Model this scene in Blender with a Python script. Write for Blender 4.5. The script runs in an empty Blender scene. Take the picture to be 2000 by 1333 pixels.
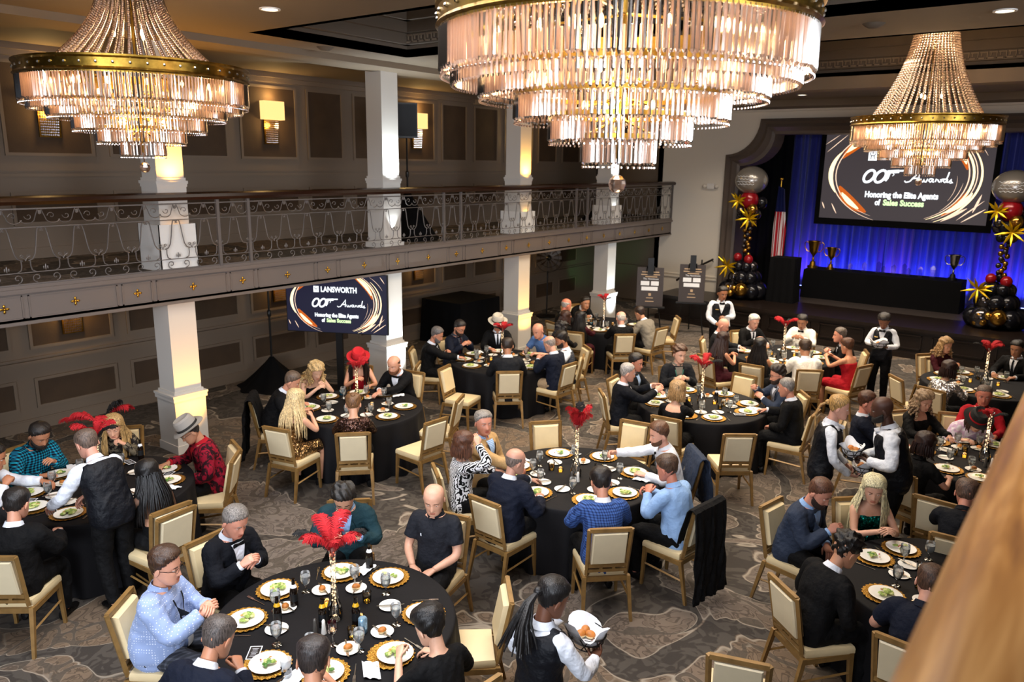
import bpy, bmesh, math, random
import numpy as np
from mathutils import Vector, Matrix, noise as mnoise
from mathutils.bvhtree import BVHTree
random.seed(7); RNG = np.random.RandomState(7)
PI = math.pi
SC = bpy.context.scene
COL = SC.collection
# ---------------------------------------------------------------- camera
H = 4.1
FPX = 1520.15
RC = np.array([[0.79172149, -0.147229, 0.59287494],
               [0.61072451, 0.16871265, -0.77366118],
               [0.01387986, 0.97460744, 0.22348978]])
CAM = np.array([0, 0, H])
cd = bpy.data.cameras.new('camera'); cam = bpy.data.objects.new('camera', cd); COL.objects.link(cam)
cd.sensor_width = 36.0; cd.lens = FPX / 2000 * 36; cd.clip_start = .05; cd.clip_end = 120
m4 = Matrix([list(RC[0]) + [0], list(RC[1]) + [0], list(RC[2]) + [H], [0, 0, 0, 1]])
cam.matrix_world = m4
cd.dof.use_dof = True; cd.dof.focus_distance = 6.2; cd.dof.aperture_fstop = 2.8
SC.camera = cam
SC.view_settings.view_transform = 'Standard'; SC.view_settings.look = 'None'
SC.view_settings.gamma = 1.0; SC.view_settings.exposure = 0.0; SC.view_settings.use_curve_mapping = False
cy = SC.cycles
cy.use_denoising = True; cy.use_adaptive_sampling = True; cy.adaptive_threshold = .05
cy.max_bounces = 7; cy.diffuse_bounces = 3; cy.glossy_bounces = 3; cy.transmission_bounces = 6; cy.transparent_max_bounces = 24
cy.caustics_reflective = False; cy.caustics_refractive = False; cy.sample_clamp_indirect = 3.0
w = bpy.data.worlds.new('world'); SC.world = w; w.use_nodes = True
w.node_tree.nodes['Background'].inputs[0].default_value = (.75, .82, 1, 1)
w.node_tree.nodes['Background'].inputs[1].default_value = .05

def light(name, typ, loc, energy, color, size=1, size_y=None, rot=None, to=None, spot=None, blend=.5, spread=None):
    l = bpy.data.lights.new(name, typ); l.energy = energy; l.color = color
    if typ == 'AREA':
        l.size = size
        if size_y: l.shape = 'RECTANGLE'; l.size_y = size_y
        if spread: l.spread = spread
    else: l.shadow_soft_size = size
    if spot: l.spot_size = spot; l.spot_blend = blend
    o = bpy.data.objects.new(name, l); o.location = loc
    if to is not None:
        o.rotation_euler = (Vector(to) - Vector(loc)).to_track_quat('-Z', 'Y').to_euler()
    elif rot: o.rotation_euler = rot
    COL.objects.link(o); return o
# daylight from the tall windows of the wall behind and beside the camera
light('window_daylight', 'AREA', (1.5, -6.5, 4.3), 430, (.84, .90, 1), 8, 2.4, to=(-4.5, 4.5, .0), spread=1.5)
light('window_daylight', 'AREA', (5.6, 5.0, 4.6), 300, (.88, .92, 1), 7, 2.0, to=(-12, 7.5, .0), spread=1.7)
# added soft fill panels under the ceiling, standing in for its downlights
light('ceiling_fill', 'AREA', (-5.0, 12.7, 5.6), 430, (1, .82, .60), 5, 3.6, rot=(0, 0, 0), spread=2.3)
light('ceiling_fill', 'AREA', (-5.0, 7.6, 5.6), 250, (1, .88, .74), 5, 2, rot=(0, 0, 0), spread=2.3)
light('ceiling_fill', 'AREA', (-3.8, 2.6, 5.6), 360, (.95, .96, 1), 5, 2.4, rot=(0, 0, 0), spread=2.7)
light('ceiling_fill', 'AREA', (-4.0, 17.2, 5.6), 330, (1, .86, .70), 7, 1.2, rot=(0, 0, 0), spread=2.4)
light('rail_fill', 'SPOT', (.5, 2.2, 5.6), 85, (1, .82, .62), .08, to=(.0, 2.0, 3.5), spot=1.0, blend=.6)  # added spot without a fixture, brightens the near handrail
light('stage_fill', 'AREA', (-4.3, 20.7, 5.4), 45, (1, .88, .78), 5, .4, rot=(0, 0, 0), spread=1.3)  # added panel, no fixture there, lifts the trophies and stage floor

def at(u, v, z=0.):
    r = RC @ np.array([u - 1000., -(v - 666.5), -FPX]); t = (z - H) / r[2]; return CAM + t * r
def atx(u, v, x):
    r = RC @ np.array([u - 1000., -(v - 666.5), -FPX]); return CAM + x / r[0] * r
def aty(u, v, y):
    r = RC @ np.array([u - 1000., -(v - 666.5), -FPX]); return CAM + y / r[1] * r
# ---------------------------------------------------------------- materials
def lin(c):
    if isinstance(c, str):
        c = [int(c[i:i + 2], 16) / 255 for i in (0, 2, 4)]
        return tuple(x / 12.92 if x <= .04045 else ((x + .055) / 1.055) ** 2.4 for x in c)
    return tuple(c)
_M = {}
class NT:
    def __init__(s, m):
        s.m = m; m.use_nodes = True; s.t = m.node_tree; s.b = s.t.nodes['Principled BSDF']
        s.out = s.t.nodes['Material Output']
    def n(s, typ, **kw):
        x = s.t.nodes.new(typ)
        for k, v in kw.items():
            if isinstance(k, str) and hasattr(x, k): setattr(x, k, v)
        return x
    def l(s, a, b): s.t.links.new(a, b)
    def setin(s, node, **kw):
        for k, v in kw.items(): node.inputs[k.replace('_', ' ')].default_value = v
def P(m, c=None, r=None, me=None, **kw):
    b = m.b
    if c is not None: b.inputs['Base Color'].default_value = (*lin(c), 1)
    if r is not None: b.inputs['Roughness'].default_value = r
    if me is not None: b.inputs['Metallic'].default_value = me
    for k, v in kw.items(): b.inputs[k.replace('_', ' ')].default_value = v
def mat(name, c, r=.6, me=0., bump=0., bscale=60., var=0., vscale=8., **kw):
    if name in _M: return _M[name]
    m = bpy.data.materials.new(name); t = NT(m); P(t, c, r, me, **kw)
    if bump or var:
        tc = t.n('ShaderNodeTexCoord')
    if bump:
        nz = t.n('ShaderNodeTexNoise'); nz.inputs['Scale'].default_value = bscale; nz.inputs['Detail'].default_value = 4
        t.l(tc.outputs['Object'], nz.inputs['Vector'])
        bp = t.n('ShaderNodeBump'); bp.inputs['Strength'].default_value = bump; bp.inputs['Distance'].default_value = .01
        t.l(nz.outputs['Fac'], bp.inputs['Height']); t.l(bp.outputs['Normal'], t.b.inputs['Normal'])
    if var:
        nz = t.n('ShaderNodeTexNoise'); nz.inputs['Scale'].default_value = vscale; nz.inputs['Detail'].default_value = 3
        t.l(tc.outputs['Object'], nz.inputs['Vector'])
        rp = t.n('ShaderNodeValToRGB'); L = lin(c)
        rp.color_ramp.elements[0].position = .3; rp.color_ramp.elements[1].position = .7
        rp.color_ramp.elements[0].color = (*[x * (1 - var) for x in L], 1); rp.color_ramp.elements[1].color = (*[min(1, x * (1 + var)) for x in L], 1)
        t.l(nz.outputs['Fac'], rp.inputs[0]); t.l(rp.outputs[0], t.b.inputs['Base Color'])
    _M[name] = m; return m
def emat(name, c, s):
    if name in _M: return _M[name]
    m = bpy.data.materials.new(name); t = NT(m); P(t, (0, 0, 0), .5)
    t.b.inputs['Emission Color'].default_value = (*lin(c), 1); t.b.inputs['Emission Strength'].default_value = s
    _M[name] = m; return m
def ramp(t, pts, interp='LINEAR'):
    r = t.n('ShaderNodeValToRGB'); cr = r.color_ramp; cr.interpolation = interp
    while len(cr.elements) < len(pts): cr.elements.new(.5)
    for e, (p, c) in zip(cr.elements, pts):
        e.position = p; e.color = (*lin(c), 1)
    return r
def mmath(t, op, a, b=None, c=None):
    x = t.n('ShaderNodeMath'); x.operation = op
    for i, v in enumerate((a, b, c)):
        if v is None: continue
        if isinstance(v, (int, float)): x.inputs[i].default_value = v
        else: t.l(v, x.inputs[i])
    return x.outputs[0]
def nmat(name):
    if name in _M: return None
    m = bpy.data.materials.new(name); _M[name] = m; return NT(m)
def coord(t, kind='Object', scale=(1, 1, 1), rot=(0, 0, 0)):
    tc = t.n('ShaderNodeTexCoord'); mp = t.n('ShaderNodeMapping'); t.l(tc.outputs[kind], mp.inputs[0])
    mp.inputs['Scale'].default_value = scale; mp.inputs['Rotation'].default_value = rot
    return mp.outputs[0]
def noise(t, vec, scale, detail=2, rough=.5, dist=0.):
    n = t.n('ShaderNodeTexNoise'); t.l(vec, n.inputs['Vector'])
    n.inputs['Scale'].default_value = scale; n.inputs['Detail'].default_value = detail
    n.inputs['Roughness'].default_value = rough; n.inputs['Distortion'].default_value = dist
    return n
def mixc(t, f, a, b):
    x = t.n('ShaderNodeMix'); x.data_type = 'RGBA'
    for i, v in ((0, f), (6, a), (7, b)):
        if isinstance(v, (int, float)): x.inputs[i].default_value = v
        elif isinstance(v, (tuple, str)): x.inputs[i].default_value = (*lin(v), 1)
        else: t.l(v, x.inputs[i])
    return x.outputs[2]
def bump(t, h, s=.3, d=.01):
    b = t.n('ShaderNodeBump'); b.inputs['Strength'].default_value = s; b.inputs['Distance'].default_value = d
    t.l(h, b.inputs['Height']); t.l(b.outputs[0], t.b.inputs['Normal'])

def carpet():
    t = nmat('carpet')
    v = coord(t)
    n0 = noise(t, v, .55, 1.5, .5, 0)
    vm = t.n('ShaderNodeVectorMath'); vm.operation = 'MULTIPLY_ADD'
    t.l(n0.outputs['Color'], vm.inputs[0]); vm.inputs[1].default_value = (1.1, 1.1, 0); t.l(v, vm.inputs[2])
    v1 = vm.outputs[0]
    big = noise(t, v1, .62, .5, .4, .9)
    mid = noise(t, v1, 1.9, .6, .45, 1.6)
    fine = noise(t, v1, 6.5, .8, .5, 1.9)
    # scroll band: |big-.5| small -> dark scroll, thin pale line outside it
    a = mmath(t, 'ABSOLUTE', mmath(t, 'SUBTRACT', big.outputs['Fac'], .5))
    a2 = mmath(t, 'ADD', a, mmath(t, 'MULTIPLY', mmath(t, 'ABSOLUTE', mmath(t, 'SUBTRACT', mid.outputs['Fac'], .5)), .22))
    band = ramp(t, [(0, 'FFFFFF'), (.086, 'FFFFFF'), (.089, '000000'), (1, '000000')])
    t.l(a2, band.inputs[0])
    line = ramp(t, [(0, '000000'), (.091, '000000'), (.093, 'FFFFFF'), (.097, 'FFFFFF'), (.099, '000000'), (1, '000000')])
    t.l(a2, line.inputs[0])
    b = mmath(t, 'ABSOLUTE', mmath(t, 'SUBTRACT', mid.outputs['Fac'], .46))
    leaf = ramp(t, [(0, 'FFFFFF'), (.045, 'FFFFFF'), (.049, '000000'), (1, '000000')]); t.l(b, leaf.inputs[0])
    lline = ramp(t, [(0, '000000'), (.051, '000000'), (.053, 'FFFFFF'), (.059, 'FFFFFF'), (.061, '000000'), (1, '000000')]); t.l(b, lline.inputs[0])
    f = ramp(t, [(.38, 'a89f93'), (.44, 'b8afa3'), (.47, '857d73'), (.53, '8a8278'), (.56, 'bab1a5')]); t.l(fine.outputs['Fac'], f.inputs[0])
    tone = noise(t, v, .35, 1)
    tr = ramp(t, [(.4, '9c8a78'), (.62, '9a9494')]); t.l(tone.outputs['Fac'], tr.inputs[0])
    mul = t.n('ShaderNodeMix'); mul.data_type = 'RGBA'; mul.blend_type = 'MULTIPLY'; mul.inputs[0].default_value = 1
    t.l(f.outputs[0], mul.inputs[6]); t.l(tr.outputs[0], mul.inputs[7])
    c1 = mixc(t, mmath(t, 'MULTIPLY', leaf.outputs[0], .8), mul.outputs[2], '4a4239')
    c2 = mixc(t, mmath(t, 'MULTIPLY', lline.outputs[0], .35), c1, '877e72')
    fd = ramp(t, [(.46, '332d28'), (.5, '3d3731'), (.53, '46403a')]); t.l(fine.outputs['Fac'], fd.inputs[0])
    c3 = mixc(t, band.outputs[0], c2, fd.outputs[0])
    c4 = mixc(t, line.outputs[0], c3, '968c7e')
    t.l(c4, t.b.inputs['Base Color']); t.b.inputs['Roughness'].default_value = .95
    p = noise(t, v, 220, 2); bump(t, p.outputs['Fac'], .5, .006)
carpet()
M = dict(
    wall=mat('wall_paint', '7d6d5c', .6, bump=.05), wallrec=mat('wall_panel_fabric', '4b3927', .8, bump=.15, bscale=40, var=.12, vscale=3),
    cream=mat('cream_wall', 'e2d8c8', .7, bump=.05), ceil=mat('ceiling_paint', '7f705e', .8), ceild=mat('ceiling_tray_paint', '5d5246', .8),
    pillar=mat('pillar_paint', 'cfcac3', .55), fascia=mat('fascia_paint', '70655e', .5), iron=mat('wrought_iron', '6f6864', .45, .3),
    rail=mat('dark_wood_rail', '2a130a', .25), gold=mat('gold_metal', 'c79a3a', .3, 1), brass=mat('antique_brass', '9c7a33', .28, 1, var=.3, vscale=20),
    darkw=mat('dark_stage_wood', '1a110d', .35, var=.2), stagef=mat('stage_floor', '3c3533', .45, bump=.1), black=mat('black_cloth', '060608', .9, bump=.3, bscale=25, Specular_IOR_Level=.15),
    blackp=mat('black_plastic', '0b0b0c', .4), white=mat('white_paint', 'e6e2dc', .5), arch=mat('arch_paint', '64574d', .5),
    cham=mat('chair_frame', '8a6a3c', .42, .25, var=.18, vscale=14), seatf=mat('cream_vinyl', 'dcc79c', .42, var=.04), seatb=mat('cream_vinyl_back', 'd8c9a8', .45, var=.04),
    china=mat('white_china', 'f2efe8', .2), silver=mat('silverware', 'c9c5bd', .22, 1), lettuce=mat('lettuce', '8fa650', .5, var=.4, vscale=60),
    bread=mat('bread_crust', 'b8702a', .5, var=.35, vscale=25), crumb=mat('bread_side', 'ecd2a0', .6), napkin=mat('white_linen', 'e9ecf2', .8, bump=.2, bscale=30),
    redf=mat('red_feather', 'b5101c', .8), blackf=mat('black_feather', '0c0a0b', .8), green=mat('green_cloth', '2c6b3a', .7))
def charger_m():
    t = nmat('gold_charger'); P(t, 'b8842a', .35, .85)
    v = coord(t); n = noise(t, v, 90, 2); w = t.n('ShaderNodeTexVoronoi'); t.l(v, w.inputs['Vector']); w.inputs['Scale'].default_value = 110
    bump(t, w.outputs['Distance'], .8, .006)
    r = ramp(t, [(.3, '8c5f1b'), (.7, 'd9a548')]); t.l(n.outputs['Fac'], r.inputs[0]); t.l(r.outputs[0], t.b.inputs['Base Color'])
    return t.m
M['charger'] = charger_m()
def glass(name, c, tr=.75, rough=.03, tint=(1, 1, 1)):
    """thin clear glass: see-through with bright facets, cheap to trace"""
    t = nmat(name)
    g = t.n('ShaderNodeBsdfGlossy'); g.inputs['Roughness'].default_value = rough; g.inputs['Color'].default_value = (1, 1, 1, 1)
    tp = t.n('ShaderNodeBsdfTransparent'); tp.inputs['Color'].default_value = (*lin(c), 1)
    fr = t.n('ShaderNodeFresnel'); fr.inputs['IOR'].default_value = 1.5
    mx = t.n('ShaderNodeMixShader')
    f = mmath(t, 'ADD', mmath(t, 'MULTIPLY', fr.outputs[0], 1.2), 1 - tr); t.l(f, mx.inputs[0])
    t.l(tp.outputs[0], mx.inputs[1]); t.l(g.outputs[0], mx.inputs[2]); t.l(mx.outputs[0], t.out.inputs[0])
    return t.m
M['glass'] = glass('clear_glass', (.86, .88, .88), .88)
M['amber'] = glass('amber_glass', (.75, .55, .15), .85); M['brownglass'] = glass('brown_bottle_glass', (.08, .03, .01), .8)
M['greenglass'] = glass('green_bottle_glass', (.03, .1, .04), .8); M['wine'] = mat('red_wine', '2a0308', .15)
def icew():
    t = nmat('iced_water'); P(t, 'c8cdd0', .25); tp = t.n('ShaderNodeBsdfTransparent'); mx = t.n('ShaderNodeMixShader'); mx.inputs[0].default_value = .5; t.l(tp.outputs[0], mx.inputs[1]); t.l(t.b.outputs[0], mx.inputs[2]); t.l(mx.outputs[0], t.out.inputs[0])
    return t.m
M['water'] = icew()
def crystal():
    t = nmat('cut_crystal')
    g = t.n('ShaderNodeBsdfGlossy'); g.inputs['Roughness'].default_value = .12; g.inputs['Color'].default_value = (1, .97, .93, 1)
    tp = t.n('ShaderNodeBsdfTransparent'); tp.inputs['Color'].default_value = (.86, .80, .76, 1)
    tl = t.n('ShaderNodeBsdfTranslucent'); tl.inputs['Color'].default_value = (1, .70, .56, 1)
    m1 = t.n('ShaderNodeMixShader'); m1.inputs[0].default_value = .40; t.l(tp.outputs[0], m1.inputs[1]); t.l(tl.outputs[0], m1.inputs[2])
    m2 = t.n('ShaderNodeMixShader'); fr = t.n('ShaderNodeFresnel'); fr.inputs['IOR'].default_value = 1.7
    f = mmath(t, 'ADD', fr.outputs[0], .14); t.l(f, m2.inputs[0]); t.l(m1.outputs[0], m2.inputs[1]); t.l(g.outputs[0], m2.inputs[2])
    t.l(m2.outputs[0], t.out.inputs[0]); return t.m
M['crystal'] = crystal()
def wood_rail():
    t = nmat('polished_handrail'); v = coord(t, scale=(1, .08, 1))
    n = noise(t, v, 26, 3, .6, .6)
    r = ramp(t, [(.3, '7c5230'), (.5, 'a2703c'), (.7, 'c9975c')]); t.l(n.outputs['Fac'], r.inputs[0]); t.l(r.outputs[0], t.b.inputs['Base Color'])
    t.b.inputs['Roughness'].default_value = .3; return t.m
M['handrail'] = wood_rail()
# ---------------------------------------------------------------- mesh helpers
class MB:
    def __init__(s): s.v = []; s.f = []; s.mi = []; s.n = 0
    def add(s, V, F, mi=0):
        V = np.asarray(V, float).reshape(-1, 3); s.v.append(V)
        o = s.n
        for f in F: s.f.append(tuple(i + o for i in f)); s.mi.append(mi)
        s.n += len(V); return s
    def box(s, c, d, mi=0, R=None, taper=1.):
        x, y, z = [q / 2 for q in d]; V = []
        for k in (-1, 1):
            tq = taper if k > 0 else 1
            V += [(-x * tq, -y * tq, k * z), (x * tq, -y * tq, k * z), (x * tq, y * tq, k * z), (-x * tq, y * tq, k * z)]
        V = np.array(V)
        if R is not None: V = V @ np.asarray(R).T
        return s.add(V + np.array(c), [(3, 2, 1, 0), (4, 5, 6, 7), (0, 1, 5, 4), (1, 2, 6, 5), (2, 3, 7, 6), (3, 0, 4, 7)], mi)
    def bbox(s, lo, hi, mi=0):
        lo = np.array(lo, float); hi = np.array(hi, float); return s.box((lo + hi) / 2, hi - lo, mi)
    def loft(s, rings, mi=0, cap=(True, True), closed=True):
        n = len(rings[0]); V = np.concatenate([np.asarray(r) for r in rings]); F = []
        for i in range(len(rings) - 1):
            for j in range(n if closed else n - 1):
                k = (j + 1) % n; F.append((i * n + j, i * n + k, (i + 1) * n + k, (i + 1) * n + j))
        if closed:
            V = list(V)
            if cap[0]: V.append(np.mean(rings[0], 0)); q = len(V) - 1; F += [(q, (j + 1) % n, j) for j in range(n)]
            if cap[1]: V.append(np.mean(rings[-1], 0)); q = len(V) - 1; o = (len(rings) - 1) * n; F += [(q, o + j, o + (j + 1) % n) for j in range(n)]
        return s.add(V, F, mi)
    def tube(s, path, r, n=8, mi=0, cap=True, flat=1., up=None):
        path = np.asarray(path, float); N = len(path)
        if np.isscalar(r): r = [r] * N
        T = np.gradient(path, axis=0); T /= np.linalg.norm(T, axis=1)[:, None] + 1e-12
        u = np.array(up if up is not None else ((0, 0, 1) if abs(T[0][2]) < .9 else (1, 0, 0)), float)
        a = np.linspace(0, 2 * PI, n, endpoint=False); rings = []
        for i in range(N):
            u = u - T[i] * (u @ T[i]); u /= np.linalg.norm(u) + 1e-12; b = np.cross(T[i], u)
            rings.append(path[i] + r[i] * (np.cos(a)[:, None] * b + flat * np.sin(a)[:, None] * u))
        return s.loft(rings, mi, (cap, cap))
    def lathe(s, prof, c=(0, 0, 0), n=24, mi=0, cap=(True, True), wob=None):
        a = np.linspace(0, 2 * PI, n, endpoint=False); c = np.array(c, float); rings = []
        for k, (r, z) in enumerate(prof):
            rr = r * np.ones(n) if wob is None else r + wob(a, k)
            rings.append(np.c_[rr * np.cos(a), rr * np.sin(a), z * np.ones(n)] + c)
        return s.loft(rings, mi, cap)
    def ball(s, c, r, n=12, m=8, mi=0, R=None):
        r = np.ones(3) * np.array(r); ph = np.linspace(-PI / 2, PI / 2, m + 1)[1:-1]; a = np.linspace(0, 2 * PI, n, endpoint=False)
        rings = []
        for p in ph:
            V = np.c_[np.cos(p) * np.cos(a), np.cos(p) * np.sin(a), np.sin(p) * np.ones(n)] * r
            rings.append((V if R is None else V @ np.asarray(R).T) + np.array(c))
        i = len(s.v); s.loft(rings, mi, (True, True))
        top = np.array([[0, 0, -r[2]], [0, 0, r[2]]]);
        if R is not None: top = top @ np.asarray(R).T
        s.v[i][-2:] = top + np.array(c); return s
    def mesh(s, name, mats, smooth=True, auto=None):
        me = bpy.data.meshes.new(name)
        V = np.concatenate(s.v) if s.v else np.zeros((0, 3))
        me.from_pydata(V.tolist(), [], s.f)
        for m in (mats if isinstance(mats, (list, tuple)) else [mats]): me.materials.append(m)
        if len(me.materials) > 1: me.polygons.foreach_set('material_index', s.mi)
        if smooth: me.polygons.foreach_set('use_smooth', [True] * len(me.polygons))
        if smooth and auto: me.set_sharp_from_angle(angle=math.radians(auto))
        me.update(); return me
    def build(s, name, mats, parent=None, smooth=True, auto=35, **kw):
        o = bpy.data.objects.new(name, s.mesh(name, mats, smooth, auto)); COL.objects.link(o)
        if parent is not None: o.parent = parent
        if kw: tag(o, **kw)
        return o
def tag(o, label=None, cat=None, group=None, kind=None):
    if label: o['label'] = label
    if cat: o['category'] = cat
    if group: o['group'] = group
    if kind: o['kind'] = kind
    return o
def thing(name, label, cat, loc=(0, 0, 0), rz=0, group=None):
    o = bpy.data.objects.new(name, None); COL.objects.link(o); o.location = loc; o.rotation_euler = (0, 0, rz)
    return tag(o, label, cat, group)
def struct(name, mb, m, parent=None, smooth=False, **kw):
    o = mb.build(name, m, parent, smooth=smooth, **kw)
    if parent is None: o['kind'] = 'structure'
    return o
KIDS = {}
def children(o):
    return list(o.children)
def dup(src, kids, loc, rz, label=None, group=None, scale=None):
    r = src.copy(); COL.objects.link(r); r.location = loc; r.rotation_euler = (0, 0, rz)
    if scale: r.scale = scale
    if label: r['label'] = label
    if group: r['group'] = group
    for c, gk in kids:
        d = c.copy(); COL.objects.link(d); d.parent = r
        for g in gk: e = g.copy(); COL.objects.link(e); e.parent = d
    return r
def kids_of(o): return [(c, list(c.children)) for c in o.children]
def text_mesh(mb, s, size, origin, ux, uy, mi=0, align='LEFT', shear=0., bold=0., width=None):
    cu = bpy.data.curves.new('t', 'FONT'); cu.body = s; cu.size = size; cu.align_x = align; cu.shear = shear; cu.offset = bold; cu.resolution_u = 3
    o = bpy.data.objects.new('t', cu); COL.objects.link(o)
    me = bpy.data.meshes.new_from_object(o.evaluated_get(bpy.context.evaluated_depsgraph_get()))
    V = np.array([v.co[:] for v in me.vertices]) if len(me.vertices) else np.zeros((0, 3))
    F = [tuple(p.vertices) for p in me.polygons]
    if width and len(V):
        x0, x1 = V[:, 0].min(), V[:, 0].max(); V[:, 0] *= width / (x1 - x0)
    ux = np.array(ux, float); uy = np.array(uy, float)
    mb.add(np.array(origin) + V[:, :1] * ux + V[:, 1:2] * uy, F, mi)
    bpy.data.objects.remove(o); bpy.data.curves.remove(cu); bpy.data.meshes.remove(me)
def stroke(mb, pts, w, origin, ux, uy, mi=0, off=0.):
    """flat ribbon along 2D points"""
    p = np.array(pts, float); T = np.gradient(p, axis=0); T /= np.linalg.norm(T, axis=1)[:, None] + 1e-9
    N = np.c_[-T[:, 1], T[:, 0]]; w = np.ones(len(p)) * np.array(w)
    L = p + N * w[:, None] / 2; R = p - N * w[:, None] / 2
    ux = np.array(ux); uy = np.array(uy); nn = np.cross(ux, uy)
    V = [np.array(origin) + q[0] * ux + q[1] * uy + nn * off for q in np.concatenate([L, R])]
    n = len(p); mb.add(V, [(i + n, i + 1 + n, i + 1, i) for i in range(n - 1)], mi)
# ================================================================ the room
YB = 20.3
# floor
m = MB(); m.bbox((-12.9, -8, -.1), (8, 24.5, 0)); struct('floor', m, _M['carpet'])
m = MB(); m.bbox((-12.7, -8, 2.24), (-9.97, 21.4, 2.61)); o = struct('floor_balcony', m, [_M['carpet']])
# left wall with moulded panels
m = MB(); m.bbox((-12.95, -8, 0), (-12.7, 21.6, 5.75))
def frame(m, y0, y1, z0, z1, fab=1, x=-12.7, t=.045):
    m.bbox((x - .01, y0, z0), (x + .006, y1, z1), fab)
    for a, b, c, d in ((y0, y1, z0, z0 + t), (y0, y1, z1 - t, z1), (y0, y0 + t, z0 + t, z1 - t), (y1 - t, y1, z0 + t, z1 - t)):
        m.bbox((x, a, c), (x + .03, b, d), 0)
for k in range(-1, 4):
    for a, b in ((4.62, 5.87), (6.10, 7.0), (7.26, 8.2)):
        a += 3.83 * k; b += 3.83 * k
        if b > 21.3: continue
        frame(m, a, b, .33, .80); frame(m, a, b, 1.25, 2.12)
        frame(m, a, b, 3.1, 3.58); frame(m, a, b, 4.1, 5.42)
for z0, z1, d in ((0, .16, .03), (.16, .18, .02), (1.03, 1.08, .05), (1.1, 1.13, .03), (2.61, 2.77, .03), (3.80, 3.85, .05), (3.88, 3.9, .03), (5.48, 5.56, .06), (5.56, 5.66, .14)):
    m.bbox((-12.72, -8, z0), (-12.7 + d, 21.3, z1))
struct('wall_left', m, [M['wall'], M['wallrec']])
# hall behind the pillars at the far end (under and over the balcony)
m = MB(); m.bbox((-12.9, 21.3, 0), (-9.6, 21.5, 5.7)); m.bbox((-12.7, 21.22, 1.0), (-9.6, 21.3, 1.08))
struct('wall_recess', m, M['wall'])
light('green_wash', 'SPOT', (-11.6, 18.6, .3), 16, (.1, 1, .25), .1, to=(-12.6, 20.8, 1.8), spot=1.2)
# stage wall
xl, xr = -8.45, -.05; il, ir = -8.08, -.42
def scoop(cx, cz, rx, rz, sgn, n=9):
    return [(cx + sgn * rx * math.sin(a), cz - rz * math.cos(a)) for a in np.linspace(0, PI / 2, n)]
outL = [(xl, 0)] + scoop(xl, 5.28, .87, .90, 1); outR = [(2 * -4.25 - x, z) for x, z in outL]
inL = [(il, .0)] + scoop(il, 4.90, .87, .80, 1); inR = [(2 * -4.25 - x, z) for x, z in inL]
outer = outL + outR[::-1]; inner = inL + inR[::-1]
m = MB(); m.bbox((-10.45, YB, 0), (xl, YB + .25, 5.7)); m.bbox((xr, YB, 0), (6, YB + .25, 5.7)); m.bbox((xl, YB, 5.28), (xr, YB + .25, 5.7))
for side, O in ((0, outL[1:]), (1, outR[1:])):
    c = (xl if side == 0 else xr, 5.28)
    V = [(c[0], YB, c[1])] + [(x, YB, z) for x, z in O]
    m.add(V, [(0, i, i + 1) if side else (0, i + 1, i) for i in range(1, len(O))])
for z0, z1, d in ((0, .16, .03), (1.0, 1.04, .04), (1.08, 1.11, .03), (5.45, 5.66, .12)):
    m.bbox((-10.45, YB - d, z0), (xl, YB + .02, z1)); m.bbox((xr, YB - d, z0), (6, YB, z1))
m.bbox((xl, YB - .12, 5.45), (xr, YB, 5.66)); m.bbox((-10.45, YB, 0), (-10.3, 21.3, 5.7))
struct('wall_stage', m, M['cream'])
m = MB(); n = len(outer)
def prof(k):  # stepped moulding profile from outer to inner edge
    return [(0, .10), (.18, .16), (.35, .07), (.55, .13), (.8, .02), (1, .0), (1, -.7)][k]
rings = []
for k in range(7):
    f, d = prof(k); rings.append(np.array([(o_[0] * (1 - f) + i_[0] * f, YB - d, o_[1] * (1 - f) + i_[1] * f) for o_, i_ in zip(outer, inner)]))
rings.insert(0, np.array([(x, YB + .02, z) for x, z in outer]))
m.loft(rings, closed=False, cap=(False, False)); struct('trim_1', m, M['arch'], smooth=False)
# stage box
m = MB(); m.bbox((-8.9, 21.0, .6), (-8.8, 24, 5.7)); m.bbox((.4, 21, .6), (.5, 24, 5.7)); m.bbox((-8.9, 23.6, .6), (.5, 23.7, 5.7)); m.bbox((-8.9, 20.5, 5.5), (.5, 23.7, 5.6))
struct('wall_stage_house', m, M['black'])
SZ = .68
m = MB(); pts = [(-9.6, 20.3), (-9.6, 19.05), (-8.6, 18.95), (-7.7, 18.72), (-6.5, 18.66), (4, 18.62), (4, 20.3)]
m.loft([np.array([(x, y, z) for x, y in pts]) for z in (SZ - .03, SZ)], mi=0); m.bbox((-8.9, 20.25, SZ - .05), (.5, 23.7, SZ), 0)
def skirt(z0, z1, d, mi): 
    P0 = np.array([(x - (d if x < -9 else 0), y - d) for x, y in pts[1:6]]); P0 = np.vstack([[-9.6 - d, 20.3], P0])
    m.loft([np.array([(x, y, z) for x, y in np.vstack([P0, [[4, 20.3]]])]) for z in (z0, z1)], mi=mi)
skirt(0, SZ - .03, -.02, 1); skirt(SZ - .07, SZ + .004, .05, 1); skirt(SZ - .11, SZ - .07, .03, 1); skirt(.0, .12, .05, 1); skirt(.12, .145, .03, 1)
o = struct('floor_stage', m, [M['stagef'], M['darkw']])
m = MB()
for i in range(9):
    x0 = -7.6 + i * 1.2; x1 = x0 + 1.0; y = 18.64
    for a, b, c, d in ((x0, x1, .20, .225), (x0, x1, .50, .525), (x0, x0 + .025, .2, .52), (x1 - .025, x1, .2, .52)): m.bbox((a, y - .015, c), (b, y + .1, d))
struct('trim_2', m, M['darkw'])
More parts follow.
